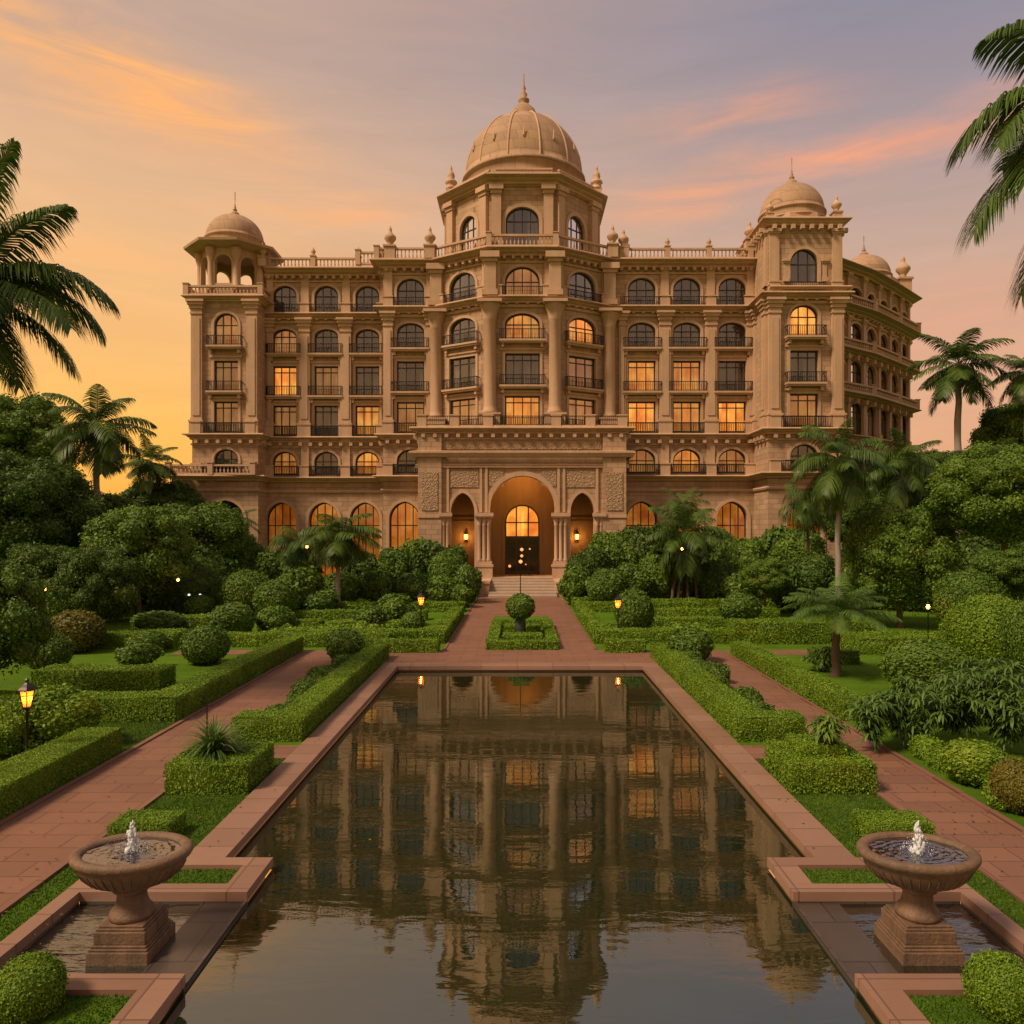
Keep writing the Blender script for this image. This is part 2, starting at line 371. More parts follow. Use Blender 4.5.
def put(name, me, parent=None, loc=None, rz=0, scale=None):
    o = bpy.data.objects.new(name, me); COL.objects.link(o)
    if loc is not None: o.location = loc
    if rz: o.rotation_euler = (0, 0, rz)
    if scale is not None: o.scale = scale
    if parent is not None:
        o.parent = parent
        if parent.get('world_children'):
            o.matrix_parent_inverse = Matrix.Translation(-Vector(parent.location))
    return o
def empty(name, loc=(0,0,0), rz=0, world=False):
    e = bpy.data.objects.new(name, None); COL.objects.link(e); e.location = loc; e.rotation_euler = (0, 0, rz); e.empty_display_size = .3
    if world: e['world_children'] = 1
    return e
def tag(o, label=None, cat=None, group=None, kind=None):
    if label: o['label'] = label
    if cat: o['category'] = cat
    if group: o['group'] = group
    if kind: o['kind'] = kind
    return o
def gx(px, Y): return (px-VX)*Y/F
def gz(py, Y): return CH+(HZ-py)*Y/F
def gy(py): return F*CH/(py-HZ)

# ================================================================== the palace hotel
hotel = empty('palace_hotel', (.2, 66, 0), world=True)
tag(hotel, 'sandstone domed palace hotel with arched windows and corner towers at the end of the pool', 'hotel')
def hp(mb, name, mat, parent=None): return mb.build(name, mat, parent or hotel)

def arch_pts(uc, w, zt, kind, rise, n=14):
    """outline of the opening head from left spring to right spring"""
    if kind == 'rect': return [(uc-w/2, zt), (uc+w/2, zt)]
    out = []
    for i in range(n+1):
        a = math.pi*(1-i/n); x = math.cos(a)
        if kind == 'arch': z = math.sin(a)
        else: z = .86*math.sin(a)**.9 + .14*(1-abs(x))
        out.append((uc+x*w/2, zt-rise+z*rise))
    return out
class Seg:
    def __init__(s, p0, p1):
        s.p0 = Vector((*p0, 0)); d = Vector((p1[0]-p0[0], p1[1]-p0[1], 0)); s.L = d.length; s.t = d.normalized()
        s.n = Vector((s.t.y, -s.t.x, 0)); s.rz = math.atan2(s.t.y, s.t.x)
    def T(s, u, d, z): p = s.p0+s.t*u+s.n*d; return (p.x, p.y, z)
    def box(s, mb, u0, u1, d0, d1, z0, z1): mb.box(u0, u1, d0, d1, z0, z1, s.T)
def cell(mb, S, u0, u1, z0, z1, op=None, R_=.4, trim=None, tw=.22):
    if not op:
        mb.add([S.T(u0,0,z0), S.T(u1,0,z0), S.T(u1,0,z1), S.T(u0,0,z1)], [(0,1,2,3)]); return
    uc, w, zb, zt, kind, rise = op; a, b = uc-w/2, uc+w/2
    q = lambda A, B, C_, D: mb.add([S.T(A[0],0,A[1]), S.T(B[0],0,B[1]), S.T(C_[0],0,C_[1]), S.T(D[0],0,D[1])], [(0,1,2,3)])
    head = arch_pts(uc, w, zt, kind, rise); zs = head[0][1]
    if a > u0: q((u0,z0),(a,z0),(a,zs),(u0,zs)); q((u0,zs),(a,zs),(a,z1),(u0,z1))
    if b < u1: q((b,z0),(u1,z0),(u1,zs),(b,zs)); q((b,zs),(u1,zs),(u1,z1),(b,z1))
    if zb > z0: q((a,z0),(b,z0),(b,zb),(a,zb))
    for p, r in zip(head[:-1], head[1:]): q(p, r, (r[0], z1), (p[0], z1))
    ring = [(a, zb)]+head+[(b, zb)]
    if kind == 'rect': ring = [(a, zb), (a, zt), (b, zt), (b, zb)]
    vs = [S.T(u, 0, z) for u, z in ring]+[S.T(u, -R_, z) for u, z in ring]; m = len(ring)
    mb.add(vs, [(i, i+m, i+1+m, i+1) for i in range(m-1)]+[(m-1, 2*m-1, m, 0)])
    if trim is not None:
        # raised moulding round the head and jambs
        def off(k):
            out = []
            for i, (u, z) in enumerate(ring):
                if kind == 'rect':
                    out.append((u+(-k if i < 2 else k), z+(k if i in (1, 2) else 0)))
                else:
                    if i == 0 or i == len(ring)-1: out.append((u+(-k if i == 0 else k), z)); continue
                    cx, cz = uc, zs; dxx, dzz = u-cx, (z-cz)*(w/2)/max(rise, .01); l = math.hypot(dxx, dzz) or 1
                    out.append((u+dxx/l*k, z+max(0, dzz/l)*k))
            return out
        o1 = off(0); o2 = off(tw); pd = .09
        vs = [S.T(u, pd, z) for u, z in o1]+[S.T(u, pd, z) for u, z in o2]+[S.T(u, 0.002, z) for u, z in o2]+[S.T(u, 0.002, z) for u, z in o1]; m = len(o1)
        fs = []
        for i in range(m-1): fs += [(i, i+1, m+i+1, m+i), (m+i, m+i+1, 2*m+i+1, 2*m+i), (3*m+i, 3*m+i+1, i+1, i)]
        trim.add(vs, fs)

wcache = {}
def window_meshes(w, h, kind, rise, nm, tr, room, var=0):
    key = (var, round(w,2), round(h,2), kind, round(rise,2), nm, tr, room)
    if key in wcache: return wcache[key]
    head = arch_pts(0, w, h, kind, rise); ring = [(-w/2, 0)]+head+[(w/2, 0)] if kind != 'rect' else [(-w/2,0),(-w/2,h),(w/2,h),(w/2,0)]
    fr = MB(); m = len(ring); t = .11; cz = h*.5
    inn = []
    for u, z in ring:
        du = -u; l = abs(u) or 1
        inn.append((u*(1-2*t/w), t if z == 0 else z-t*(1 if z > h-rise-.01 else 0)))
    y0, y1 = .20, .30
    vs = [(u, y0, z) for u, z in ring]+[(u, y0, z) for u, z in inn]+[(u, y1, z) for u, z in inn]
    fs = []
    for i in range(m):
        j = (i+1) % m; fs += [(i, j, m+j, m+i), (m+i, m+j, 2*m+j, 2*m+i)]
    fr.add(vs, fs)
    def top(u):
        if kind == 'rect': return h
        for (a, z), (b, z2) in zip(head[:-1], head[1:]):
            if a <= u <= b: return z+(z2-z)*(u-a)/(b-a+1e-9)
        return h-rise
    for i in range(1, nm+1):
        u = -w/2+w*i/(nm+1); fr.box(u-.042, u+.042, .21, .29, t, top(u)-.03)
    fr.box(-w/2+.04, w/2-.04, .205, .285, tr-.045, tr+.045)
    pane = MB(); pane.add([(u, .26, z) for u, z in ring], [tuple(range(m))])
    ro = MB(); k = .12
    if room:      # curtains drawn a little apart, and the room behind them
        n = 10
        for side in (-1, 1):
            vs = []
            for i in range(n+1):
                u = side*(w/2+k-w*((.24, .40, .50, .33) if side > 0 else (.42, .22, .46, .33))[var]*i/n); y = .46+.05*math.sin(i*2.1); vs += [(u, y, -.05), (u, y, h+.05)]
            ro.add(vs, [(2*i, 2*i+2, 2*i+3, 2*i+1) for i in range(n)], True)
    Y0, Y1 = .31, 1.3; x = w/2+.25; z1 = h+.2
    ro.add([(-x,Y1,-.1),(x,Y1,-.1),(x,Y1,z1),(-x,Y1,z1),(-x,Y0,-.1),(x,Y0,-.1),(x,Y0,z1),(-x,Y0,z1)], [(0,1,2,3),(0,3,7,4),(1,5,6,2),(3,2,6,7),(0,4,5,1)])
    out = (fr.mesh('window'), pane.mesh('pane'), ro.mesh('curtain'))
    out[0].materials.append(mFrame); out[1].materials.append(mGlass); out[2].materials.append(mRoomDark)
    wcache[key] = out; return out
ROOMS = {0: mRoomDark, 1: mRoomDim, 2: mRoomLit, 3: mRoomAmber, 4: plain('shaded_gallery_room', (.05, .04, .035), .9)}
def window(S, op, lit, nm=2, R_=.0, tr=None):
    uc, w, zb, zt, kind, rise = op; h = zt-zb
    if tr is None: tr = h-rise if kind != 'rect' else h*.8
    a, b, c = window_meshes(w, h, kind, rise, nm, tr, lit in (0, 1, 2), int(abs(S.p0.x*7+uc*13+zb*5)) % 4)
    p = S.T(uc, -R_, zb); o = put('window', a, hotel, p, S.rz)
    put('pane', b, o); q = put('curtain', c, o)
    q.material_slots[0].link = 'OBJECT'; q.material_slots[0].material = ROOMS[lit]
    return o
bcache = {}
def rail(mb, w, d, z0, h, T=None, ret=True):
    def bx(*a): mb.box(*a, T=T)
    bx(-w/2, w/2, -d, -d+.05, z0+h-.06, z0+h); bx(-w/2, w/2, -d+.01, -d+.04, z0+.05, z0+.1)
    n = int(w/.15)
    for i in range(n+1):
        u = -w/2+.02+(w-.04)*i/n; bx(u-.018, u+.018, -d+.01, -d+.04, z0, z0+h-.06)
    if ret:
        for s in (-1, 1):
            u = s*(w/2-.025); bx(u-.025, u+.025, -d+.05, 0, z0+h-.06, z0+h)
            for k in range(1, 4): bx(u-.014, u+.014, -d*k/4-.014, -d*k/4+.014, z0, z0+h-.06)
def balcony(S, uc, w, z, d=.6):
    """local y is inwards, so the slab runs to negative y"""
    key = (round(w,2), round(d,2))
    if key not in bcache:
        m = MB(); m.box(-w/2, w/2, -d, -.002, -.16, 0); m.box(-w/2+.06, w/2-.06, -d+.1, -.002, -.30, -.16)
        for s in (-1, 1): m.box(s*(w/2-.3)-.11, s*(w/2-.3)+.11, -d+.22, -.002, -.62, -.30)
        r = MB(); rail(r, w-.06, d-.03, 0, .85)
        a, b = m.mesh('balcony'), r.mesh('railing'); a.materials.append(mTrim); b.materials.append(mIron); bcache[key] = (a, b)
    a, b = bcache[key]; o = put('balcony', a, hotel, S.T(uc, 0, z), S.rz); put('railing', b, o); return o

Z = [0, 9.5, 13.35, 16.95, 20.75, 24.15, 28.3]
ROW = {1: (24.55, 27.0, 'arch', .98), 2: (20.85, 23.1, 'arch', .72), 3: (17.05, 19.75, 'rect', 0), 4: (13.55, 16.2, 'rect', 0), 5: (10.0, 12.05, 'arch', .95)}
wall = MB(); trim = MB(); pil = MB()
def column_bays(S, uc, w, lits, rows=(1,2,3,4,5), u0=None, u1=None, bal=.55, walls=None, zt_over={}, lower=True, nm=2, wall=wall):
    for r in rows:
        zb, zt, k, rise = ROW[r]; 
        if r in zt_over: zb, zt, k, rise = zt_over[r]
        ww = w
        op = (uc, ww, zb, zt, k, rise*ww/2.3 if k == 'arch' else 0)
        zi = 6-r
        trim = MB(); cell(wall, S, u0, u1, Z[zi], Z[zi+1], op, .38, trim)
        window(S, op, lits.get(r, 0), nm)
        if r in (2, 3): balcony(S, uc, w+.95, zb, bal)
        if r in (1, 4, 5):
            m = MB(); T = lambda x, y, z, S=S, uc=uc: S.T(uc+x, -y, z)
            rail(m, w+1.0, .32 if r != 4 else .42, (24.45, 0, 0, 13.4, 9.9)[r-1], .85 if r != 4 else .95, T, ret=False); hp(m, 'railing', mIron)
        if k == 'rect':   # hood moulding over the flat heads, panel below
            S.box(trim, uc-w/2-.4, uc+w/2+.4, .0, .2, zt+.28, zt+.42); S.box(trim, uc-w/2-.32, uc+w/2+.32, .0, .12, zt+.2, zt+.28)
        hp(trim, 'window_moulding', mTrim)
def gpil(S, u, w=.95, d=.38, z0=13.35, z1=24.0, mb=pil):
    """giant pilaster with base, two-step shaft and flared capital"""
    own = mb is pil; mb = MB() if own else mb; z1 += .02; b = lambda a, c, e, f: S.box(mb, u-a, u+a, .002, c, e, f)
    b(w/2+.12, d+.14, z0, z0+1.05); b(w/2+.16, d+.2, z0+1.05, z0+1.2); b(w/2+.04, d+.06, z0+1.2, z0+1.4)
    b(w/2, d, z0+1.4, z1-1.25); b(w/2-.16, d+.07, z0+1.6, z1-1.6)
    b(w/2+.06, d+.08, z1-1.25, z1-1.12); b(w/2+.02, d+.05, z1-1.12, z1-.8); b(w/2+.12, d+.16, z1-.8, z1-.5); b(w/2+.22, d+.3, z1-.5, z1-.25); b(w/2+.3, d+.42, z1-.25, z1-.05)
    if own: hp(mb, 'pilaster', mTrim)
def spil(S, u, w, z0, z1, d=.16, mb=pil):
    own = mb is pil; mb = MB() if own else mb; b = lambda a, c, e, f: S.box(mb, u-a, u+a, .002, c, e, f)
    b(w/2, d, z0, z1-.4); b(w/2+.07, d+.08, z1-.4, z1-.25); b(w/2+.14, d+.16, z1-.25, z1); b(w/2+.08, d+.1, z0, z0+.35)
    if own: hp(mb, 'half_pilaster', mTrim)

U = [(-28.6,66.3),(-22.85,66.3),(-22.85,68.5),(-12,68.5),(-12,66.5),(-7.35,66.5),(-2.45,63.5),(2.85,63.5),(7.76,66.3),(20.4,66.3),(20.4,62.5),(26.5,62.5)]
segs = {}
names = ['TL','TLr','WL','PLr','PL','BL','B','BR','WR','TRl','TR']
for nme, a, b in zip(names, U[:-1], U[1:]): segs[nme] = Seg(a, b)
# left wing
S = segs['WL']; cx = [-21.2+22.85, -17.45+22.85, -13.75+22.85]; bd = [0, 3.5, 7.2, S.L]
L = [{2:1,3:2,4:1,5:1}, {3:1,4:0,5:0}, {4:2,5:2}]
for i, c in enumerate(cx): column_bays(S, c, 2.15, L[i], u0=bd[i], u1=bd[i+1])
for u in bd[1:3]: gpil(S, u); spil(S, u, .7, 24.45, 28.0); spil(S, u, .7, 10.0, 13.1)
spil(S, .35, .6, 24.45, 28.0); gpil(S, .35, .6, .2); spil(S, 10.55, .5, 24.45, 28)
# left pavilion
S = segs['PL']; column_bays(S, S.L/2+.1, 2.4, {4:1}, u0=0, u1=S.L, bal=.6)
gpil(S, .5, .8, .35); spil(S, .5, .7, 24.45, 28.0); 
gpil(S, S.L-.35, .9, .45); spil(S, S.L-.45, .8, 24.45, 28)
# bow
for nme, lits in (('BL', {4:1}), ('BR', {2:2, 3:1, 4:1}), ('B', {1:1, 2:2, 4:2})):
    S = segs[nme]; w = 2.9 if nme == 'B' else 2.75
    column_bays(S, S.L/2, w, lits, rows=(1,2,3,4), u0=0, u1=S.L, bal=.6, nm=3 if nme == 'B' else 2)
    spil(S, .55, .5, 24.45, 28.0); spil(S, S.L-.55, .5, 24.45, 28.0)
# round columns at the corners of the bow and the pavilion
for x, y in ((-7.3, 66.1), (-2.5, 63.2), (2.9, 63.2), (7.75, 65.9)):
    cols = MB(); cols.box(x-.85, x+.85, y-.85, y+.9, 13.35, 14.5); cols.box(x-.92, x+.92, y-.92, y+.9, 14.5, 14.65)
    cols.lathe([(.64,14.65),(.68,14.8),(.56,15),(.52,15.3),(.49,22.4),(.56,22.5),(.53,22.7),(.68,23.2),(.84,23.6),(.9,23.75)], (x, y, 0), 18)
    cols.box(x-1.0, x+1.0, y-1.0, y+.9, 23.75, 24.0)
    cols.box(x-.5, x+.5, y-.35, y+.8, 24.9, 27.2); cols.box(x-.65, x+.65, y-.5, y+.8, 24.45, 24.9); cols.box(x-.62, x+.62, y-.48, y+.8, 27.2, 27.5); cols.box(x-.8, x+.8, y-.68, y+.8, 27.5, 28.0)
    hp(cols, 'column', mTrim)
# right wing
S = segs['WR']; c3 = [10.62-7.76, 14.55-7.76, 18.5-7.76]; bd = [0, 4.85, 8.85, S.L]
L = [{2:0,3:2,4:2,5:1}, {3:2,4:2,5:2}, {4:2,5:1}]
for i, c in enumerate(c3): column_bays(S, c, 2.4, L[i], u0=bd[i], u1=bd[i+1])
for u in bd[1:3]: gpil(S, u); spil(S, u, .7, 24.45, 28.0); spil(S, u, .7, 10.0, 13.1)
gpil(S, 1.15, .6, .2); gpil(S, S.L-.35, .6, .2); spil(S, S.L-.35, .6, 24.45, 28)
# towers
S = segs['TR']
ov = {1: (25.4, 28.1, 'arch', 1.2), 2: (20.85, 23.5, 'arch', .95)}
for i in range(6): pass
ZT = Z[:]; Z[6] = 30.2
column_bays(S, S.L/2-.1, 2.3, {2:2, 4:1}, u0=0, u1=S.L, bal=.75, zt_over=ov)
for u in (.48, S.L-.45):
    gpil(S, u, .95, .3); spil(S, u, .8, 25.1, 29.7)
for u in (1.45, S.L-1.45): spil(S, u, .3, 25.4, 27.3, .1)
Sr = segs['TRl']; cell(wall, Sr, 0, Sr.L, 9.5, 30.2); gpil(Sr, Sr.L-.5, .8, .25); spil(Sr, Sr.L-.5, .7, 25.1, 29.7); gpil(Sr, .45, .6, .15)
Z[6] = 28.3
S = segs['TL']; ovl = {1: None}
for r, lit in ((2, 1), (3, 1), (4, 1), (5, 0)):
    column_bays(S, S.L/2+.1, 2.1, {r: lit}, rows=(r,), u0=0, u1=S.L, zt_over={2: (21.0, 23.9, 'arch', 1.1)} , bal=.7)
cell(wall, S, 0, S.L, 24.15, 25.4)
for u in (.48, S.L-.48): gpil(S, u, .95, .3, z1=25.0)
Sl = segs['TLr']; cell(wall, Sl, 0, Sl.L, 9.5, 26)
SLs = Seg((-28.6, 84), (-28.6, 66.3)); SLs.name = 'x'
cell(wall, SLs, 0, SLs.L, 0, 25.4)
for u in (3, 7, 11):
    for r in (2, 3, 4):
        balcony(SLs, SLs.L-u+.2, 2.4, ROW[r][0], .6)
cell(wall, segs['PLr'], 0, segs['PLr'].L, 9.5, 28.3)
# side wing to the right, swinging back
SR = [(26.5,62.5),(26.5,65.2),(31.0,68.4),(35.2,72.4),(38.8,76.0),(38.8,82)]
WRt = {}
for i, (a, b) in enumerate(zip(SR[:-1], SR[1:])):
    S = Seg(a, b)
    if i in (0, 4): cell(wall, S, 0, S.L, 0, 30.2 if i == 0 else 28.0); continue
    cell(wall, S, 0, S.L, 0, 9.5)
    for r in (1, 2, 3, 4, 5):
        zb, zt, k, rise = ROW[r]; zi = 6-r
        op0 = (S.L/2, 1.9, zb, (zt if r not in (1,) else 26.4), 'arch', .95)
        n = 2; 
        for q in range(n):
            u0, u1 = S.L*q/n, S.L*(q+1)/n; op = ((u0+u1)/2, 2.15, zb-.05, 26.5 if r == 1 else zt+.25, 'arch', .95)
            ztop = 27.9 if r == 1 else Z[zi+1]
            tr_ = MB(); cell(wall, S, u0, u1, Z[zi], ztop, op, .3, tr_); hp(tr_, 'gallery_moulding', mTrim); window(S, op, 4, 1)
            spil(S, u1 if q == 0 else u1-.3, .45, Z[zi]+.1, ztop-.35, .25)
def lerp_poly(poly): return poly
# lower storey walls (ground arcade) share the plan except for the portal block
PX0, PX1, PY = -8.35, 8.7, 62.2
S = segs['WL']
def arcade(S, cs, bd, w=2.7, zt=7.5, lit=3):
    for i, c in enumerate(cs):
        op = (c, w, .5, zt, 'pointed', 1.55); tr_ = MB(); cell(wall, S, bd[i], bd[i+1], 0, 9.5, op, .6, tr_, .26); hp(tr_, 'arch_moulding', mTrim)
        window(S, (c, w, .5, zt, 'pointed', 1.55), lit, 3, .3, 4.9)
arcade(S, [-21.55+22.85, -17.7+22.85, -14.0+22.85], [0, 3.3, 7.0, S.L])
arcade(segs['PL'], [1.9], [0, segs['PL'].L])
arcade(segs['WR'], [10.62-7.76, 14.45-7.76, 18.5-7.76], [0, 4.85, 8.85, segs['WR'].L])
for k in ('TL',): arcade(segs[k], [2.9], [0, segs[k].L], 3.2, 7.6, 0)
arcade(segs['TR'], [3.0], [0, segs['TR'].L], 2.9, 7.5, 3)
for k in ('TRl', 'TLr', 'PLr'): cell(wall, segs[k], 0, segs[k].L, 0, 9.5)
# base terrace bulging out under the left tower
hp(wall, 'wall', mStone)

# cornices and string courses -----------------------------------------------------------
def cornice(z, d=.75, h=.5, s=1.0):
    return [(0.0, z-h), (d*.25, z-h), (d*.25, z-h*.75), (d*.5, z-h*.55), (d*.55, z-h*.4), (d*.85, z-h*.28), (d, z-h*.25), (d, z-.06), (d*.93, z), (0.0, z)]
def dentils(mb, poly, z0, z1, d0, d1, step=.55, w=.26):
    for a, b in zip(poly[:-1], poly[1:]):
        S = Seg(a, b); n = max(1, int(S.L/step))
        for i in range(n): u = S.L*(i+.5)/n; S.box(mb, u-w/2, u+w/2, d0, d1, z0, z1)
back = [(-28.6, 84)]
lowL = U[:6]; PORT = [(-7.9, 66.5), (PX0, 66.5), (PX0, PY), (PX1, PY), (PX1, 66.3)]
LOW = U[:5]+[(PX0, 66.5), (PX0, PY), (PX1, PY), (PX1, 66.3)]+U[9:]+SR[1:]
UP = U+SR[1:]
c = MB()
c.sweep([(-28.6, 84)]+LOW, cornice(13.38, .65, .5)); dentils(c, LOW, 12.55, 12.84, .002, .45, .9, .3); c.sweep([(-28.6,84)]+LOW, [(0, 12.4), (.1, 12.4), (.1, 12.55), (0, 12.55)])
hp(c, 'cornice', mTrim)
c = MB(); c.sweep([(-29.9, 84), (-29.9, 65.9)]+U[1:5]+[(PX0, 66.5)], cornice(9.75, .8, .45)); hp(c, 'cornice', mTrim); c = MB(); c.sweep([(PX1, 66.3)]+U[9:]+SR[1:], cornice(9.75, .8, .45)); hp(c, 'cornice', mTrim); c = MB()
c.sweep([(-28.6, 84)]+U[:5]+[(PX0, 66.5)], [(0, 8.35), (.14, 8.35), (.2, 8.5), (.14, 8.6), (0, 8.6)]); hp(c, 'string_course', mTrim); c = MB(); c.sweep([(PX1, 66.3)]+U[9:], [(0, 8.35), (.14, 8.35), (.2, 8.5), (.14, 8.6), (0, 8.6)])
hp(c, 'string_course', mTrim); c = MB(); c.box(-29.9, -28.6, 65.9, 84, 0, 9.3); hp(c, 'terrace', mStone)
c = MB(); P = U[2:] + SR[1:]
c.sweep(P, cornice(24.45, .75, .5)); c.sweep(P, [(0, 23.6), (.12, 23.6), (.16, 23.8), (0, 23.8)]); dentils(c, P, 23.82, 23.98, .002, .35, .8, .25)
# continuous galleries along the side wing
for z in (20.75, 16.95):
    c.sweep(SR[1:], cornice(z, 1.15, .42)); dentils(c, SR[1:5], z-.85, z-.42, .002, .7, 1.3, .28)
c.sweep(SR[1:], cornice(28.1, 1.2, .5)); c.sweep(SR[1:], cornice(24.47, 1.3, .45))
hp(c, 'cornice', mTrim)
c = MB()
RP = U[2:10]; c.sweep(RP, cornice(28.45, 1.0, .6)); dentils(c, RP, 27.55, 27.85, .002, .5, .7, .25); c.sweep(RP, [(0, 27.3), (.12, 27.3), (.12, 27.45), (0, 27.45)])
hp(c, 'roof_cornice', mTrim)
c = MB(); c.sweep([(-28.6, 75), (-28.6, 66.3), (-22.85, 66.3), (-22.85, 72)], cornice(25.35, .7, .45)); hp(c, 'roof_cornice', mTrim); c = MB()
TRP = [(20.4, 70), (20.4, 62.5), (26.5, 62.5), (26.5, 70)]
c.sweep(TRP, cornice(30.55, .6, .55)); dentils(c, TRP, 29.6, 29.95, .002, .6, .75, .28)
hp(c, 'roof_cornice', mTrim); c = MB(); c.sweep(TRP[1:3]+[(26.5, 65.2)], cornice(24.95, .6, .45)); hp(c, 'roof_cornice', mTrim)

# balustrades ---------------------------------------------------------------------------
def balustrade(poly, z, h=.95, d=.35, posts=3.6, finials=False, urn=None):
    off = miters(poly); pp = [(x+ox*d, y+oy*d) for (x, y), (ox, oy) in zip(poly, off)]
    m = MB(); m.sweep(pp, [(-.14, z), (.14, z), (.14, z+.18), (-.14, z+.18)]); m.sweep(pp, [(-.12, z+h-.16), (.17, z+h-.16), (.17, z+h), (-.12, z+h), (-.12, z+h-.16)])
    for i, (a, b) in enumerate(zip(pp[:-1], pp[1:])):
        S = Seg(a, b); k = max(1, round(S.L/posts))
        for q in range(k+1):
            if q == 0 and i: continue
            u = S.L*q/k; x, y, _ = S.T(u, 0, 0)
            m.box(x-.22, x+.22, y-.22, y+.22, z-.004, z+h+.12); m.box(x-.27, x+.27, y-.27, y+.27, z+h+.12, z+h+.2)
            if finials: m.lathe([(.2,0),(.1,.1),(.2,.28),(.22,.4),(.08,.62),(.03,.8)], (x, y, z+h+.2), 8)
        n = int(S.L/.32)
        for q in range(n):
            u = S.L*(q+.5)/n; x, y, _ = S.T(u, 0, 0)
            m.lathe([(.05, .18), (.095, .38), (.045, .62), (.07, h-.16)], (x, y, z), 4, .78, False, cap=False)
    return hp(m, 'balustrade', mTrim)
balustrade([(-22.6, 68.5), (-14.5, 68.5)], 28.45, .95, .3, 4, True)
balustrade([(-14.5, 68.4), (-12.4, 68.4)], 28.75, 1.15, .3, 3)
balustrade([(-12.0, 68), (-12, 66.5), (-7.35, 66.5), (-2.45, 63.5), (2.85, 63.5), (7.76, 66.3), (9.2, 66.3)], 28.45, 1.05, .45, 5)
balustrade([(9.2, 66.3), (20.0, 66.3)], 28.5, .95, .3, 3.6, True)
balustrade([(-28.6, 72), (-28.6, 66.3), (-22.85, 66.3), (-22.85, 68.4)], 25.35, .85, .35, 6)
balustrade(SR[1:5], 24.45, .85, .9, 4); balustrade(SR[1:5], 20.75, .8, .8, 4); balustrade(SR[1:5], 16.95, .8, .8, 4)
# low parapet courses with stone posts under the iron rails
m = MB()
for S, us in ((segs['WL'], (0.35, 3.5, 7.2, 10.4)), (segs['PL'], (.5, 4.2)), (segs['WR'], (.5, 4.85, 8.85, 12.2)), (segs['TL'], (.5, 5.2)), (segs['TR'], (.5, 5.6))):
    for u in us:
        for z, d, h in ((13.38, .5, .95), (24.45, .32, .85), (9.75, .45, .95)):
            if z > 20 and S in (segs['TL'],): continue
            m = MB(); S.box(m, u-.42, u+.42, .01, d, z, z+h); S.box(m, u-.47, u+.47, .01, d+.06, z+h, z+h+.1); hp(m, 'parapet_post', mTrim)
for S, us in ((segs['BL'], (.7, 5.0)), (segs['BR'], (.7, 5.0)), (segs['B'], (.6, 4.7))):
    for u in us: m = MB(); S.box(m, u-.35, u+.35, .01, .42, 24.45, 25.3); S.box(m, u-.4, u+.4, .01, .48, 25.3, 25.4); hp(m, 'parapet_post', mTrim)
m = MB()
for S, a, b in ((segs['WL'], .4, 10.5), (segs['WR'], .4, 12.4), (segs['TL'], .2, 5.6), (segs['TR'], .2, 5.9), (segs['PL'], .3, 4.3)):
    for z, d, h in ((9.9, .42, .8), (13.4, .46, .9)):
        T = lambda x, y, zz, S=S, a=a, b=b: S.T((a+b)/2+x, -y, zz); rail(m, b-a, d, z, h, T, False)
hp(m, 'railing', mIron)
balustrade([(-29.9, 72), (-29.9, 65.9), (-23.0, 65.9)], 9.75, .9, .4, 4)
SPt = Seg((PX0, PY), (PX1, PY))
for u in (.35, 3.0, 5.75, 11.3, 14.1, SPt.L-.35):
    m = MB(); SPt.box(m, u-.38, u+.38, -.3, .35, 13.38, 14.3); SPt.box(m, u-.44, u+.44, -.36, .41, 14.3, 14.42); hp(m, 'parapet_post', mTrim)
m = MB(); T = lambda x, y, zz: SPt.T(SPt.L/2+x, -y, zz); rail(m, SPt.L-.3, .18, 13.55, .78, T, False); hp(m, 'railing', mIron)
m = MB(); SPt.box(m, .02, SPt.L-.02, -.1, .3, 13.37, 13.56); hp(m, 'kerb', mTrim)

# finial urns on the roofline ------------------------------------------------------------
def urn(x, y, z, s=1.0):
    m = MB(); m.box(x-.45*s, x+.45*s, y-.45*s, y+.45*s, z, z+1.1*s); m.box(x-.55*s, x+.55*s, y-.55*s, y+.55*s, z+1.1*s, z+1.25*s)
    m.lathe([(.42*s,0),(.2*s,.18*s),(.3*s,.35*s),(.52*s,.65*s),(.5*s,.85*s),(.25*s,1.1*s),(.12*s,1.3*s),(.16*s,1.42*s),(.03*s,1.8*s)], (x, y, z+1.25*s), 12)
    return hp(m, 'finial', mTrim)
for x, y, z, s in ((-11.3, 66.2, 28.45, 1), (-7.8, 65.9, 28.45, .95), (8.0, 65.6, 28.45, .95), (9.0, 66.1, 28.45, .9),
                   (20.0, 66.2, 29.2, .9), (26.4, 63.4, 30.5, .8), (20.7, 63.0, 30.5, .6), (26.3, 69, 30.5, .6), (-22.9, 67.6, 28.4, .7), (37.7, 74.8, 28.1, 1.3)):
    urn(x, y, z, s)

# roofs ----------------------------------------------------------------------------------
m = MB()
m.add([(x, y, 28.3) for x, y in U[2:10]+[(20.4, 84), (-22.85, 84)]], [tuple(range(10))])
m.add([(x, y, 13.3) for x, y in [(PX0, 66.6), (PX0, PY), (PX1, PY), (PX1, 66.6)]], [(0,1,2,3)])
m.add([(-28.6,66.3,25.6), (-22.85,66.3,25.6), (-22.85,84,25.6), (-28.6,84,25.6)], [(0,1,2,3)])
m.add([(20.4,62.5,30.45), (26.5,62.5,30.45), (26.5,70,30.45), (20.4,70,30.45)], [(0,1,2,3)])
m.add([(x, y, 27.95) for x, y in SR[1:]+[(20.4, 82), (20.4, 70), (26.5, 70)]], [tuple(range(8))])
m.add([(38.8,82,0), (-28.6,84,0), (-28.6,84,28), (38.8,82,28)], [(0,1,2,3)])
hp(m, 'roof', mRoof)
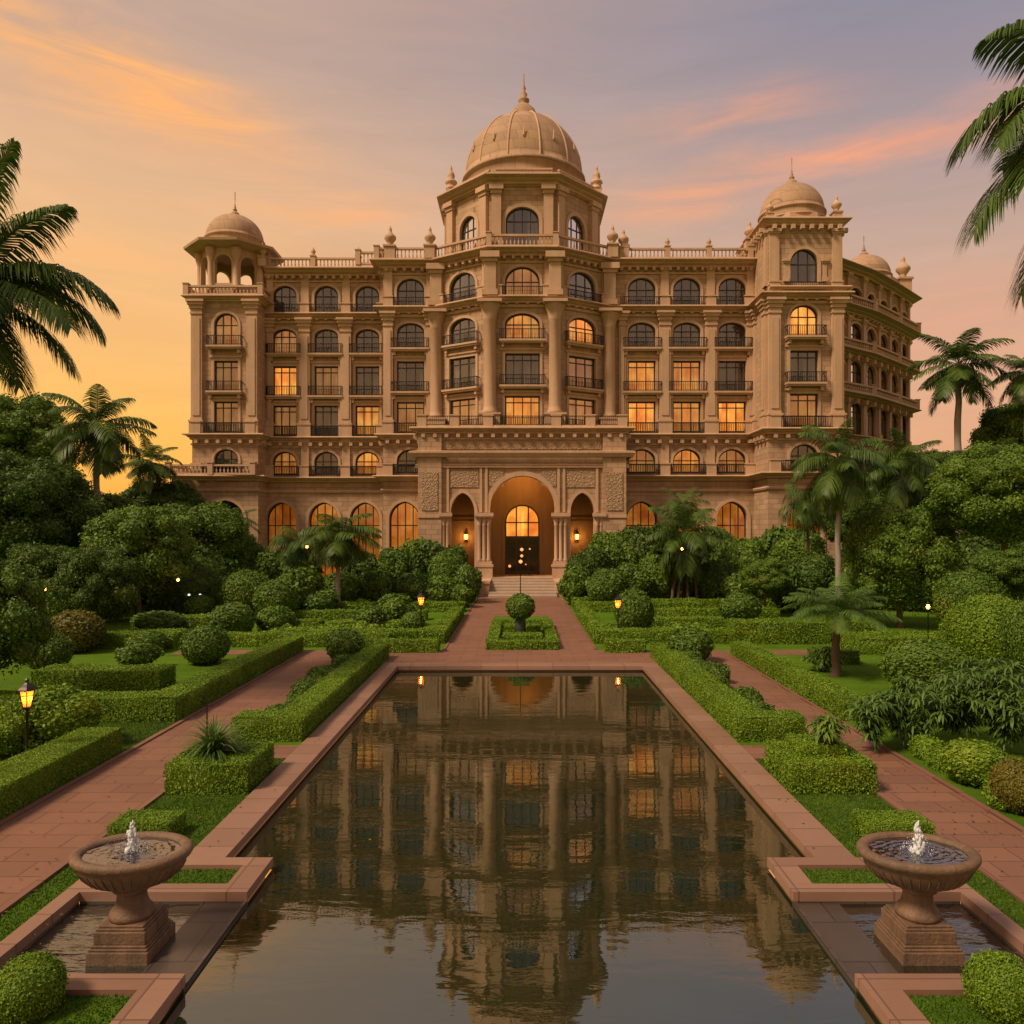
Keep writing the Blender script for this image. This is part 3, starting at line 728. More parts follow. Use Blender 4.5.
m = MB(); m.add([(20.4,70,28), (26.5,70,28), (26.5,70,30.45), (20.4,70,30.45)], [(3,2,1,0)]); m.add([(26.5,65.2,27), (26.5,70,27), (26.5,70,30.45), (26.5,65.2,30.45)], [(0,1,2,3)])
m.add([(20.4,66.3,28), (20.4,70,28), (20.4,70,30.45), (20.4,66.3,30.45)], [(3,2,1,0)])
m.add([(-22.85,68.5,25.4),(-22.85,84,25.4),(-22.85,84,28.3),(-22.85,68.5,28.3)], [(0,3,2,1)])
hp(m, 'wall', mStone)

# domes ----------------------------------------------------------------------------------
def dome(cx, cy, z0, r, band, H, capr, fin, ribs=0, name='dome'):
    pr = [(r*1.06, 0), (r*1.06, band*.15), (r*1.0, band*.2), (r*1.0, band*.8), (r*1.04, band*.85), (r*1.04, band), (r*.985, band+.02)]
    n = 14
    for i in range(n+1):
        a = math.pi/2*i/n*.93; pr.append((r*.985*math.cos(a)**.92, band+H*math.sin(a)/math.sin(math.pi/2*.93)))
    m = MB(); m.lathe(pr, (cx, cy, z0), 48); o = hp(m, name, mDome); zt = z0+band+H
    if ribs:
        q = MB()
        for k in range(ribs):
            a0 = 2*math.pi*(k+.5)/ribs; pts = []; rad = []
            for i in range(n+1):
                a = math.pi/2*i/n*.93; rr = r*.985*math.cos(a)**.92+.01; pts.append((cx+rr*math.sin(a0), cy-rr*math.cos(a0), z0+band+H*math.sin(a)/math.sin(math.pi/2*.93))); rad.append(.09)
            q.tube(pts, rad, 6)
        # small lucarnes low on the shell
        for k in range(ribs):
            a0 = 2*math.pi*k/ribs; a = .30; rr = r*.985*math.cos(a)**.92; x, y = cx+rr*math.sin(a0), cy-rr*math.cos(a0)
            q.lathe([(.10, 0), (.11, .25), (.07, .6), (.015, 1.0)], (x, y, z0+band+H*math.sin(a)*.95), 8)
        put('rib', q.mesh('rib'), hotel).data.materials.append(mTrim)
    f = MB(); c = capr
    f.lathe([(c*1.2, 0), (c*1.2, .12*c), (c*1.02, .2*c), (c*.98, .42*c), (c*.8, .85*c), (c*.5, 1.15*c), (c*.24, 1.35*c), (c*.40, 1.5*c), (c*.40, 1.62*c), (c*.16, 1.75*c), (c*.26, 2.0*c), (c*.1, 2.2*c), (c*.15, 2.45*c), (c*.05, 2.7*c), (.045, 2.7*c+fin), (.005, 2.7*c+fin*1.15)], (cx, cy, zt-.12*c-.1), 16)
    q = hp(f, 'finial', mDome); return o
dome(.35, 70.6, 35.3, 5.5, 1.9, 5.9, 1.3, 1.0, 12)
dome(23.45, 65.6, 31.2, 2.7, .9, 2.6, .56, 1.0); m = MB(); m.lathe([(3.3, 0), (3.3, .25), (3.0, .35), (3.0, .85)], (23.45, 65.6, 30.45), 8, math.pi/8, False); hp(m, 'drum', mTrim)
dome(-25.95, 69.2, 30.35, 2.55, .9, 2.3, .48, 1.0)
dome(34.2, 75.6, 29.4, 2.5, .6, 2.2, .5, .8)
m = MB(); m.lathe([(3.2, 0), (3.2, 1.45)], (34.2, 75.6, 27.95), 8, math.pi/8, False); hp(m, 'drum', mStone)
# octagonal drum under the great dome -------------------------------------------------------
def octo(cx, cy, ap, n=8):
    r = ap/math.cos(math.pi/n); pts = []
    for k in range(n):
        a = -math.pi/2-math.pi/n+2*math.pi*k/n; pts.append((cx+r*math.cos(a), cy+r*math.sin(a)))
    return pts
dw = MB(); dt = MB(); dp = MB(); OC = octo(.2, 70.6, 6.6)
for k in range(8):
    a, b = OC[k], OC[(k+1) % 8]; S = Seg(a, b)
    op = (S.L/2, 2.8 if k == 0 else 2.2, 28.75, 32.2, 'arch', 1.15)
    dt = MB(); cell(dw, S, 0, S.L, 28.2, 34.2, op, .4, dt, .3); hp(dt, 'window_moulding', mTrim)
    if k in (0, 1, 7, 2, 6): window(S, op, 0, 3 if k == 0 else 2)
    for u in (.55, S.L-.55):
        dp = MB(); S.box(dp, u-.4, u+.4, .002, .35, 28.9, 33.2); S.box(dp, u-.5, u+.5, .002, .45, 28.3, 29.5); S.box(dp, u-.48, u+.48, .002, .45, 33.2, 33.5); S.box(dp, u-.6, u+.6, .002, .62, 33.5, 33.9); hp(dp, 'half_pilaster', mTrim)
hp(dw, 'drum', mStone); 
c = MB(); c.sweep(OC, cornice(34.7, 1.0, .65), True); c.sweep(OC, [(0, 33.9), (.25, 33.9), (.3, 33.95), (0, 33.95)], True)
c.add([(x, y, 34.65) for x, y in OC], [tuple(range(8))]); hp(c, 'roof_cornice', mTrim)
m = MB(); O2 = octo(.35, 70.6, 6.5); O3 = octo(.2, 70.6, 5.9)
m.sweep(O3, [(0, 34.6), (0, 35.2), (.25, 35.3), (.25, 35.45), (-.3, 35.45)], True)
hp(m, 'drum', mStone)
for k in range(8):
    a, b = O2[k], O2[(k+1) % 8]; S = Seg(a, b); m = MB()
    S.box(m, .3, S.L-.3, -.1, .1, 34.7, 34.85); S.box(m, .3, S.L-.3, -.1, .12, 35.35, 35.5)
    n = int(S.L/.3)
    for i in range(n):
        u = .3+(S.L-.6)*(i+.5)/n; x, y, _ = S.T(u, 0, 0); m.lathe([(.05, .1), (.1, .3), (.05, .65)], (x, y, 34.75), 4, .78, False, cap=False)
    hp(m, 'balustrade', mTrim)
    if k in (0, 1): continue
    x, y = a; m = MB()
    m.box(x-.4, x+.4, y-.4, y+.4, 34.7, 35.4); m.lathe([(a_*.85, b_*.8) for a_, b_ in [(.55, 0), (.6, .12), (.5, .2), (.48, .6), (.66, .75), (.6, .9), (.3, 1.2), (.4, 1.5), (.3, 1.85), (.1, 2.15), (.14, 2.3), (.03, 2.8)]], (x, y, 35.4), 10)
    hp(m, 'finial', mTrim)
# open pavilion on the left tower ------------------------------------------------------------
OP = octo(-25.95, 69.2, 2.7); pw = MB()
for k in range(8):
    a, b = OP[k], OP[(k+1) % 8]; S = Seg(a, b)
    op = (S.L/2, 1.5, 25.45, 29.1, 'arch', .8); cell(pw, S, 0, S.L, 25.4, 30, op, .35, pw, .14)
    Si = Seg(*[( -25.95+(p[0]+25.95)*.88, 69.2+(p[1]-69.2)*.88) for p in (b, a)]); cell(pw, Si, 0, Si.L, 25.4, 30, (Si.L/2, 1.4, 25.45, 29.1, 'arch', .8), .02)
    x, y = a; pw.lathe([(.34, 0), (.34, .9), (.28, 1.0), (.26, 3.2), (.42, 3.8), (.5, 4.35)], (x, y, 25.35), 8)
    S.box(pw, .3, S.L-.3, -.12, .06, 25.75, 26.6)
hp(pw, 'pavilion', mTrim)
c = MB(); c.sweep(OP, [(0, 29.7), (.35, 29.75), (.95, 29.9), (1.25, 29.95), (1.3, 30.15), (.6, 30.4), (-.3, 30.6)], True)
c.add([(x, y, 30.35) for x, y in OP], [tuple(range(8))]); c.add([(x, y, 29.72) for x, y in OP], [tuple(reversed(range(8)))]); hp(c, 'roof_cornice', mTrim)

# portal block --------------------------------------------------------------------------------
S = Seg((PX0, PY), (PX1, PY)); pw = MB(); pt = MB(); PF = 1.15
uc = 8.55
A = [(uc-5.0+.1, 1.95, 1.2, 8.05, 'pointed', 1.7), (uc, 5.3, PF, 9.45, 'arch', 2.65), (uc+5.0-.1, 1.95, 1.2, 8.05, 'pointed', 1.7)]
cell(pw, S, 0, 2.1, 0, 13.35); cell(pw, S, 2.1, 5.3, 0, 13.35, A[0], .9, pt, .26); cell(pw, S, 5.3, 11.8, 0, 13.35, A[1], .9, pt, .38); cell(pw, S, 11.8, 15.0, 0, 13.35, A[2], .9, pt, .26); cell(pw, S, 15.0, S.L, 0, 13.35)
SA = Seg((PX0, 66.5), (PX0, PY)); SB = Seg((PX1, PY), (PX1, 66.3)); cell(pw, SA, 0, SA.L, 0, 13.35); cell(pw, SB, 0, SB.L, 0, 13.35)
hp(pw, 'portal_wall', mStone); hp(pt, 'arch_moulding', mTrim)
m = MB()   # corner piers, string courses, vertical fillets
for u in (1.0, S.L-1.0):
    m = MB(); S.box(m, u-.95, u+.95, .002, .30, 0, 10.9); hp(m, 'pier', mStone); m = MB()
    S.box(m, u-.95, u+.95, .002, .30, 11.45, 12.8); hp(m, 'pier', mStone); m = MB()
for u in (2.45, 5.15, 5.6, 11.5, 11.95, 14.65): S.box(m, u-.1, u+.1, .002, .14, 6.45, 10.1)
SP = [(PX0, 66), (PX0, PY), (PX1, PY), (PX1, 66)]
m.sweep(SP, [(.3, 10.9), (.5, 10.95), (.62, 11.2), (.66, 11.25), (.66, 11.4), (.3, 11.47)]); hp(m, 'string_course', mTrim); m = MB(); m.sweep(SP, [(0, 10.1), (.2, 10.1), (.2, 10.25), (.26, 10.3), (.0, 10.4)])
hp(m, 'string_course', mTrim); m = MB(); S.box(m, 0.02, 2.3, .302, .38, 6.0, 6.3); hp(m, 'string_course', mTrim); m = MB(); S.box(m, S.L-2.3, S.L-.02, .302, .38, 6.0, 6.3)
hp(m, 'string_course', mTrim)
m = MB()
for a, b, z0, z1, d in ((2.65, 4.95, 8.5, 9.95, .06), (12.15, 14.45, 8.5, 9.95, .06), (5.8, 7.0, 8.6, 9.95, .06), (10.1, 11.3, 8.6, 9.95, .06), (.35, 1.65, 6.6, 9.7, .36), (S.L-1.65, S.L-.35, 6.6, 9.7, .36), (2.1, 15.0, 11.6, 12.3, .06)):
    m = MB(); S.box(m, a, b, .002, d, z0, z1); hp(m, 'carved_panel', mCarve)
def cluster(u, du, d0, n=3, z0=2.6, z1=6.0):
    m = MB(); w = du*n/2+.08
    S.box(m, u-w-.12, u+w+.12, .004, d0+.42, 0, 1.0); S.box(m, u-w-.05, u+w+.05, .004, d0+.36, 1.0, 2.0); S.box(m, u-w-.12, u+w+.12, .004, d0+.42, 2.0, 2.2)
    S.box(m, u-w, u+w, .004, d0+.3, 2.2, 2.45)
    for i in range(n):
        uu = u+(i-(n-1)/2)*du; x, y, _ = S.T(uu, d0, 0)
        m.lathe([(.2, 2.45), (.22, 2.55), (.155, 2.7), (.145, 5.35), (.2, 5.45), (.16, 5.55), (.24, 5.85), (.25, 5.95)], (x, y, 0), 10)
    S.box(m, u-w-.03, u+w+.03, .004, d0+.3, 5.95, 6.1); S.box(m, u-w-.12, u+w+.12, .004, d0+.4, 6.1, 6.4)
    hp(m, 'column_cluster', mTrim)
cluster(5.42, .38, .2); cluster(uc*2-5.42, .38, .2); cluster(2.28, .34, .1, 2); cluster(uc*2-2.28, .34, .1, 2)
# vestibule behind the arches
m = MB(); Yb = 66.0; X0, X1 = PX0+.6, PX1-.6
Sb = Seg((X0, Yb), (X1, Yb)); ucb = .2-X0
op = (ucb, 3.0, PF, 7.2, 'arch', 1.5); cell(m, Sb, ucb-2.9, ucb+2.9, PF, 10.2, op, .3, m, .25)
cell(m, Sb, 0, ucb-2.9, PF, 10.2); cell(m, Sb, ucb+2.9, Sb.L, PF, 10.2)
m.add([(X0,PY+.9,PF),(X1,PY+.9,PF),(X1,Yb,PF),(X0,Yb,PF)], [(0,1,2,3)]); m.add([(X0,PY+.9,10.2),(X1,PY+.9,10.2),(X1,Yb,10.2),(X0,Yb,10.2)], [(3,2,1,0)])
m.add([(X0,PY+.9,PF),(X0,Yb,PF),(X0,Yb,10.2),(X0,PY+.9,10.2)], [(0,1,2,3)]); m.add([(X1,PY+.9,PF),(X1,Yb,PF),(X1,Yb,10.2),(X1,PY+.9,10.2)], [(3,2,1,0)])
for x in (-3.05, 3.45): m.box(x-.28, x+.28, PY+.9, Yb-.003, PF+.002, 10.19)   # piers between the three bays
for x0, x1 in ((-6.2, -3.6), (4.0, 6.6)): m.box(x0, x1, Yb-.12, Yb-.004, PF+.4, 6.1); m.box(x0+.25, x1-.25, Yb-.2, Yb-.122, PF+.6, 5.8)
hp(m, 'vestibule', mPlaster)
# door and fanlight
Sd = Seg((X0, Yb+.05), (X1, Yb+.05))
f = MB(); w = 1.5; zc = 4.35
for u in (-w+.06, -.52, .52, w-.06): f.box(.2+u-.06, .2+u+.06, Yb+.05, Yb+.15, PF, 5.8 if abs(u) > 1 else 7.1)
f.box(.2-w, .2+w, Yb+.04, Yb+.17, zc-.12, zc+.12); f.box(.2-w, .2+w, Yb+.05, Yb+.15, 5.6, 5.7); f.box(.2-w, .2+w, Yb+.05, Yb+.15, PF, PF+.12)
f.box(.2-w, .2+w, Yb+.05, Yb+.14, 3.6, 3.68)
hd = arch_pts(.2, 3.0, 7.2, 'arch', 1.5); hi = arch_pts(.2, 2.76, 7.08, 'arch', 1.38); mm = len(hd)
f.add([(x, Yb+.05, z) for x, z in hd]+[(x, Yb+.05, z) for x, z in hi]+[(x, Yb+.15, z) for x, z in hi], [(i, i+1, mm+i+1, mm+i) for i in range(mm-1)]+[(mm+i, mm+i+1, 2*mm+i+1, 2*mm+i) for i in range(mm-1)])
dr = hp(f, 'entrance_door', mWood)
g = MB(); g.add([(.2-w, Yb+.1, PF), (.2+w, Yb+.1, PF), (.2+w, Yb+.1, zc), (.2-w, Yb+.1, zc)], [(0,1,2,3)]); o = put('pane', g.mesh('pane'), dr); mDG = mGlass.copy(); mDG.name = 'dark_door_glass'; mDG.node_tree.nodes[[n.name for n in mDG.node_tree.nodes if n.type == 'BSDF_GLOSSY'][0]].inputs[0].default_value = (.22, .16, .12, 1); o.data.materials.append(mDG)
g = MB(); hh = [(x, z) for x, z in hd]; g.add([(.2-w, Yb+.12, zc)]+[(x, Yb+.12, z) for x, z in hh]+[(.2+w, Yb+.12, zc)], [tuple(range(mm+2))]); o = put('fanlight', g.mesh('fanlight'), dr); o.data.materials.append(mFan)
g = MB(); g.box(-.2-w, .6+w, Yb+.31, Yb+4, PF-.02, zc+.3); o = put('lobby', g.mesh('lobby'), dr); o.data.materials.append(mWood)
g = MB()
for x, z, r in ((.15, 3.3, .16), (.15, 2.75, .14), (.05, 2.25, .18), (.85, 3.35, .08), (-.9, 1.85, .13), (.5, 2.0, .06)): g.lathe([(.01, -r), (r*.8, -r*.5), (r, 0), (r*.8, r*.5), (.01, r)], (x, Yb+.22, z), 8)
o = put('lobby_lamp', g.mesh('lobby_lamp'), dr); o.data.materials.append(emit('lobby_lamp_glow', (1, .42, .15), 1.6))
# wall lanterns in the side bays, each with its own bulb
for px_, n_ in ((466, 'l'), (577, 'r')):
    x = gx(px_, 65.5); z = gz(537, 65.5)
    m = MB(); m.box(x-.06, x+.06, 65.55, 65.9, z-.35, z-.25); m.lathe([(.13, -.25), (.16, -.2), (.05, -.3)], (x, 65.5, z), 8); m.lathe([(.18, .22), (.05, .42), (.01, .5)], (x, 65.5, z), 8)
    o = hp(m, 'wall_lantern', mIron); g = MB(); g.lathe([(.12, -.2), (.17, 0), (.16, .22)], (x, 65.5, z), 8); q = put('lamp_glass', g.mesh('lamp_glass'), o); q.data.materials.append(mBulb)
    l = bpy.data.lights.new('wall_lantern_light', 'POINT'); l.energy = 60; l.color = (1, .48, .16); l.shadow_soft_size = .15
    lo = bpy.data.objects.new('wall_lantern_light', l); COL.objects.link(lo); lo.location = (x, 65.0, z); lo.parent = hotel; lo.matrix_parent_inverse = Matrix.Translation(-Vector(hotel.location))
l = bpy.data.lights.new('vestibule_fill_light', 'POINT'); l.energy = 260; l.color = (1, .47, .15); l.shadow_soft_size = .12  # added fill without a fixture, tucked above the arch to warm the vestibule
lo = bpy.data.objects.new('vestibule_fill_light', l); COL.objects.link(lo); lo.location = (.2, 63.75, 9.8); lo.parent = hotel; lo.matrix_parent_inverse = Matrix.Translation(-Vector(hotel.location))
# steps in front of the door
m = MB(); n = 7; y0, y1 = 56.0, 61.4
for i in range(n):
    ya = y0+(y1-y0)*i/(n-1); z = PF*(i+1)/n; m.box(-2.35, 2.75, ya, PY+.95, PF*i/n+(.0 if i == 0 else .0), z-.003*(i == n-1))
hp(m, 'steps', mPaleStep)
m = MB()
for x in (-2.75, 3.15): m = MB(); m.box(x-.4, x+.4, 57.4, 61.9, 0, .95); m.box(x-.46, x+.46, 57.3, 61.9, .95, 1.08); hp(m, 'step_wall', mTrim)

# ================================================================== ground, paths, pool
PXI, PXO, PYF, PYFO = 4.44, 5.05, 27.5, 30.3      # pool coping inner / outer, far edge
NX, BX, BY0, BY1, TY = 3.72, 6.0, 8.45, 10.35, 11.45
def slabs(name, rects, mat, z, kind='structure', thick=None):
    m = MB()
    for r in rects:
        x0, x1, y0, y1 = r
        if thick: m.box(x0, x1, y0, y1, z-thick, z)
        else: m.add([(x0,y0,z),(x1,y0,z),(x1,y1,z),(x0,y1,z)], [(0,1,2,3)])
    o = m.build(name, mat); o['kind'] = kind; return o
# lawn: one sheet with the pool and the fountain basins left out
m = MB(); xs = [-900, -60, -BX, -PXI-.3, -NX-.2, NX+.2, PXI+.3, BX, 60, 900]; ys = [-300, 1, BY0, BY1, TY-.05, PYF+.3, 56, 90, 1500]
idx = {}
def vtx(i, j):
    if (i, j) not in idx: idx[(i, j)] = len(m.v); m.v.append((xs[i], ys[j], 0))
    return idx[(i, j)]
for i in range(len(xs)-1):
    for j in range(len(ys)-1):
        x = (xs[i]+xs[i+1])/2; y = (ys[j]+ys[j+1])/2
        if 1 < y < BY0 and abs(x) < NX: continue
        if BY0 < y < BY1 and abs(x) < BX: continue
        if BY1 < y < TY-.05 and abs(x) < NX: continue
        if TY-.05 < y < PYF+.2 and abs(x) < PXI: continue
        m.f.append((vtx(i,j), vtx(i+1,j), vtx(i+1,j+1), vtx(i,j+1))); m.sm.append(False)
tag(m.build('ground', mLawn), kind='structure')
WZ = -.115
slabs('pool_water', [(-PXI-.02, PXI+.02, TY, PYF+.02), (-NX-.02, NX+.02, BY0-.2, TY), (-NX-.02, NX+.02, 1, BY0-.2)], mWater, WZ)
slabs('basin_water', [(-BX, -NX-.0, BY0-.02, BY1+.02)], mBasinWater, -.095)
slabs('basin_water', [(NX+.0, BX, BY0-.02, BY1+.02)], mBasinWater, -.095)
# submerged-looking wet ledges between basin and pool
m = MB()
for s in (-1, 1):
    a, b = sorted((s*(NX-.0), s*(NX+.62))); m.box(a, b, BY0+.001, BY1-.001, -.6, -.083)
tag(m.build('wet_ledge', mWetLedge), kind='structure')
# coping, with a nosing lip and the dark inner pool wall below it
m = MB(); t = .07
def cope(x0, x1, y0, y1, zt=t): m.box(x0, x1, y0, y1, -.06, zt)
for s in (-1, 1):
    X = lambda a, b: tuple(sorted((s*a, s*b)))
    cope(*X(PXI, PXO), TY, PYF); cope(*X(NX, PXO+.95), TY-.26, TY-.002); cope(*X(NX, NX+.36), BY1+.25, TY-.262)
    cope(*X(NX, PXO+.95), BY1, BY1+.248); cope(*X(BX, BX+.22), BY0-.3, TY-.002)
    cope(*X(NX, BX-.002), BY0-.3, BY0-.002); cope(*X(NX, NX+.38), 1.0, BY0-.302)
cope(-PXO, PXO, PYF+.002, PYF+.75)
tag(m.build('pool_coping', mCope), kind='structure')
mPoolWall = pavemat('dark_pool_wall', (.12, .085, .065), (.085, .062, .05), .6, .25, wet=.3)
m = MB()
path_in = [(-NX, 1.0), (-NX, TY-.1), (-NX, TY), (-PXI, TY), (-PXI, PYF), (PXI, PYF), (PXI, TY), (NX, TY), (NX, 1.0)]
m.sweep([(-NX, 1.0), (-NX, TY), (-PXI, TY), (-PXI, PYF), (PXI, PYF), (PXI, TY), (NX, TY), (NX, 1.0)], [(0.0, -.06), (-.05, -.065), (-.055, -.095), (-.09, -.10), (-.09, -1)])
tag(m.build('pool_wall', mPoolWall), kind='structure')
m = MB()
for s in (-1, 1):
    a, b = sorted((s*(NX+.001), s*BX)); m.box(a, b, BY0-.04, BY0-.003, -.7, -.061); m.box(a, b, BY1+.003, BY1+.04, -.7, -.061)
    a, b = sorted((s*(BX+.003), s*(BX+.04))); m.box(a, b, BY0, BY1, -.7, -.061)
tag(m.build('basin_wall', mPoolWall), kind='structure')
# paths
rects = [(-8.75, -6.85, 1, 31.6), (6.85, 8.28, 1, 31.6), (-14, -8.7, 30.4, 31.6), (8.35, 12, 30.4, 31.6), (-6.9, 6.95, PYF+.75, 31.6), (-PXO-1.9, -PXO, 16.6, 17.6), (PXO, PXO+1.9, 16.6, 17.6),
         (-3.1, -1.45, 31.6, 44), (1.65, 3.1, 31.6, 44), (-3.1, 3.1, 44, 57)]
z = .006
m = MB()
for k, r in enumerate(rects):
    x0, x1, y0, y1 = r; zz = z+.004*(k % 3); m.add([(x0,y0,zz),(x1,y0,zz),(x1,y1,zz),(x0,y1,zz)], [(0,1,2,3)])
tag(m.build('path', mPath), kind='structure')
m = MB()
for x0, x1, y0, y1 in ((-8.87, -8.75, 1, 30.3), (-6.85, -6.73, 1, 16.5), (-6.85, -6.73, 17.7, 27.4), (6.73, 6.85, 1, 16.5), (6.73, 6.85, 17.7, 27.4), (8.28, 8.40, 1, 30.3), (-3.2, -3.1, 31.7, 56), (3.1, 3.2, 31.7, 56)):
    m.box(x0, x1, y0, y1, -.05, .045)
tag(m.build('path_kerb', mPathK), kind='structure')
# lawn blades where the camera can tell them apart
rng = np.random.default_rng(5)
def mk_mesh(name, V, Fq, mat, smooth=False):
    me = bpy.data.meshes.new(name); V = np.asarray(V, np.float32); Fq = np.asarray(Fq, np.int32)
    nf, k = Fq.shape
    me.vertices.add(len(V)); me.vertices.foreach_set('co', V.ravel()); me.loops.add(nf*k); me.loops.foreach_set('vertex_index', Fq.ravel())
    me.polygons.add(nf); me.polygons.foreach_set('loop_start', np.arange(nf, dtype=np.int32)*k)
    try: me.polygons.foreach_set('loop_total', np.full(nf, k, np.int32))
    except Exception: pass
    if smooth: me.polygons.foreach_set('use_smooth', np.ones(nf, bool))
    me.update(calc_edges=True); me.materials.append(mat); return me
def grass(rects, dens, name='grass'):
    V = []; Fc = []; k = 0
    for x0, x1, y0, y1 in rects:
        n = int((x1-x0)*(y1-y0)*dens); p = np.stack([rng.uniform(x0, x1, n), rng.uniform(y0, y1, n), np.zeros(n)], 1)
        a = rng.uniform(0, 2*np.pi, n); h = rng.uniform(.018, .042, n); w = .007
        t = np.stack([np.cos(a), np.sin(a), 0*a], 1)*w; tip = p+np.stack([rng.normal(0, .014, n), rng.normal(0, .014, n), h], 1)
        V += [np.stack([p-t, p+t, tip], 1).reshape(-1, 3)]; Fc += [np.arange(n*3).reshape(-1, 3)+k]; k += n*3
    o = put(name, mk_mesh(name, np.concatenate(V), np.concatenate(Fc), mGrassBlade)); o['kind'] = 'stuff'; return o
gr = []
for s in (-1, 1):
    for a, b, c_, d in ((PXO, 6.73, TY, 16.6), (BX+.22, 6.73, 8, TY), (NX+.38, 6.7, 6.5, BY0-.3), (NX+.36, BX, BY1+.25, TY-.26)):
        x0, x1 = sorted((s*a, s*b)); gr.append((x0, x1, c_, d))
gr += [(-12, -8.9, 16.5, 19.8)]
grass(gr, 2600)

# ================================================================== fountains
def make_fountain(x, y, label):
    e = empty('fountain', (x, y, -.15)); tag(e, label, 'fountain', 'stone bowl fountains flanking the pool')
    m = MB()
    for a, z0, z1 in ((.365, .0, .20), (.345, .20, .23), (.325, .23, .26), (.305, .26, .41), (.285, .41, .44), (.265, .44, .47)):
        m.box(-a, a, -a, a, z0, z1)
    me = m.mesh('pedestal'); bm = bmesh.new(); bm.from_mesh(me); bmesh.ops.bevel(bm, geom=bm.edges[:], offset=.010, segments=2, affect='EDGES', profile=.5); bm.to_mesh(me); bm.free()
    me.materials.append(mFount); put('pedestal', me, e)
    m = MB(); m.lathe([(.25, .47), (.255, .51), (.245, .545), (.20, .60), (.175, .67), (.165, .74), (.185, .78), (.215, .80), (.225, .825), (.20, .84), (.20, .86)], (0,0,0), 40); m.build('stem', mFount, e)
    m = MB(); r = .69
    pr = [(.19, .85), (.27, .86), (.38, .885), (.49, .94), (.575, 1.02), (.625, 1.10), (.64, 1.14), (.655, 1.15), (.665, 1.17), (r, 1.185), (r+.018, 1.215), (r+.015, 1.25), (r-.01, 1.275), (r-.055, 1.285), (r-.10, 1.275), (r-.125, 1.25), (r-.13, 1.20), (r-.17, 1.12), (.3, 1.05), (.02, 1.04)]
    vs = MB(); vs.lathe(pr, (0,0,0), 72, cap=False, sy=.78); vs.build('bowl', mFount, e)
    q = MB()
    for k in range(36):
        a = 2*math.pi*k/36; c_, s_ = math.cos(a), .78*math.sin(a); q.tube([(.33*c_, .33*s_, .868), (.50*c_, .50*s_, .942), (.585*c_, .585*s_, 1.022), (.63*c_, .63*s_, 1.10)], [.006, .010, .010, .006], 5)
    q.build('fluting', mFount, e)
    # water with rings and splash
    n = 64; V = [(0, 0, 1.235)]; Fc = []; rr_ = np.random.default_rng(3)
    for i in range(1, 22):
        rad = .575*i/21
        for k in range(n):
            a = 2*math.pi*k/n; d = .012*math.exp(-rad*4)*math.sin(rad*60)+rr_.normal(0, .0025)*(1.3-rad)
            V.append((rad*math.cos(a), rad*math.sin(a)*.78, 1.233+d))
    for k in range(n): Fc.append((0, 1+k, 1+(k+1) % n))
    for i in range(20):
        for k in range(n): a, b = 1+i*n+k, 1+i*n+(k+1) % n; Fc.append((a, b, b+n)); Fc.append((a, b+n, a+n))
    put('bowl_water', mk_mesh('bowl_water', V, Fc, mBowlWater, True), e)
    # frothing jet: stacked irregular plumes and droplets
    bm = bmesh.new(); rr = random.Random(int(x*10))
    for i in range(90):
        h = rr.random()**.8; w = .085*(1-h)**.8+.012; s = rr.uniform(.011, .026)*(1.3-h*.8)
        a = rr.uniform(0, 6.28); c = Vector((math.cos(a)*w*rr.random(), math.sin(a)*w*rr.random(), 1.23+h*.37))
        bmesh.ops.create_icosphere(bm, subdivisions=2, radius=s, matrix=Matrix.Translation(c) @ Matrix.Diagonal((1, 1, rr.uniform(1.2, 2.6), 1)))
    for i in range(150):
        a = rr.uniform(0, 6.28); d = rr.uniform(.03, .2); h = rr.uniform(0, .3)*(1-d*4)
        bmesh.ops.create_icosphere(bm, subdivisions=1, radius=rr.uniform(.003, .007), matrix=Matrix.Translation((math.cos(a)*d, math.sin(a)*d, 1.24+max(0, h))))
    me = bpy.data.meshes.new('water_jet'); bm.to_mesh(me); bm.free(); me.polygons.foreach_set('use_smooth', [True]*len(me.polygons)); me.materials.append(mFoam); put('water_jet', me, e)
    return e
make_fountain(-4.72, 9.25, 'weathered stone bowl fountain with a small jet, standing in the basin left of the pool')
make_fountain(4.84, 9.25, 'weathered stone bowl fountain with a small jet, standing in the basin right of the pool')

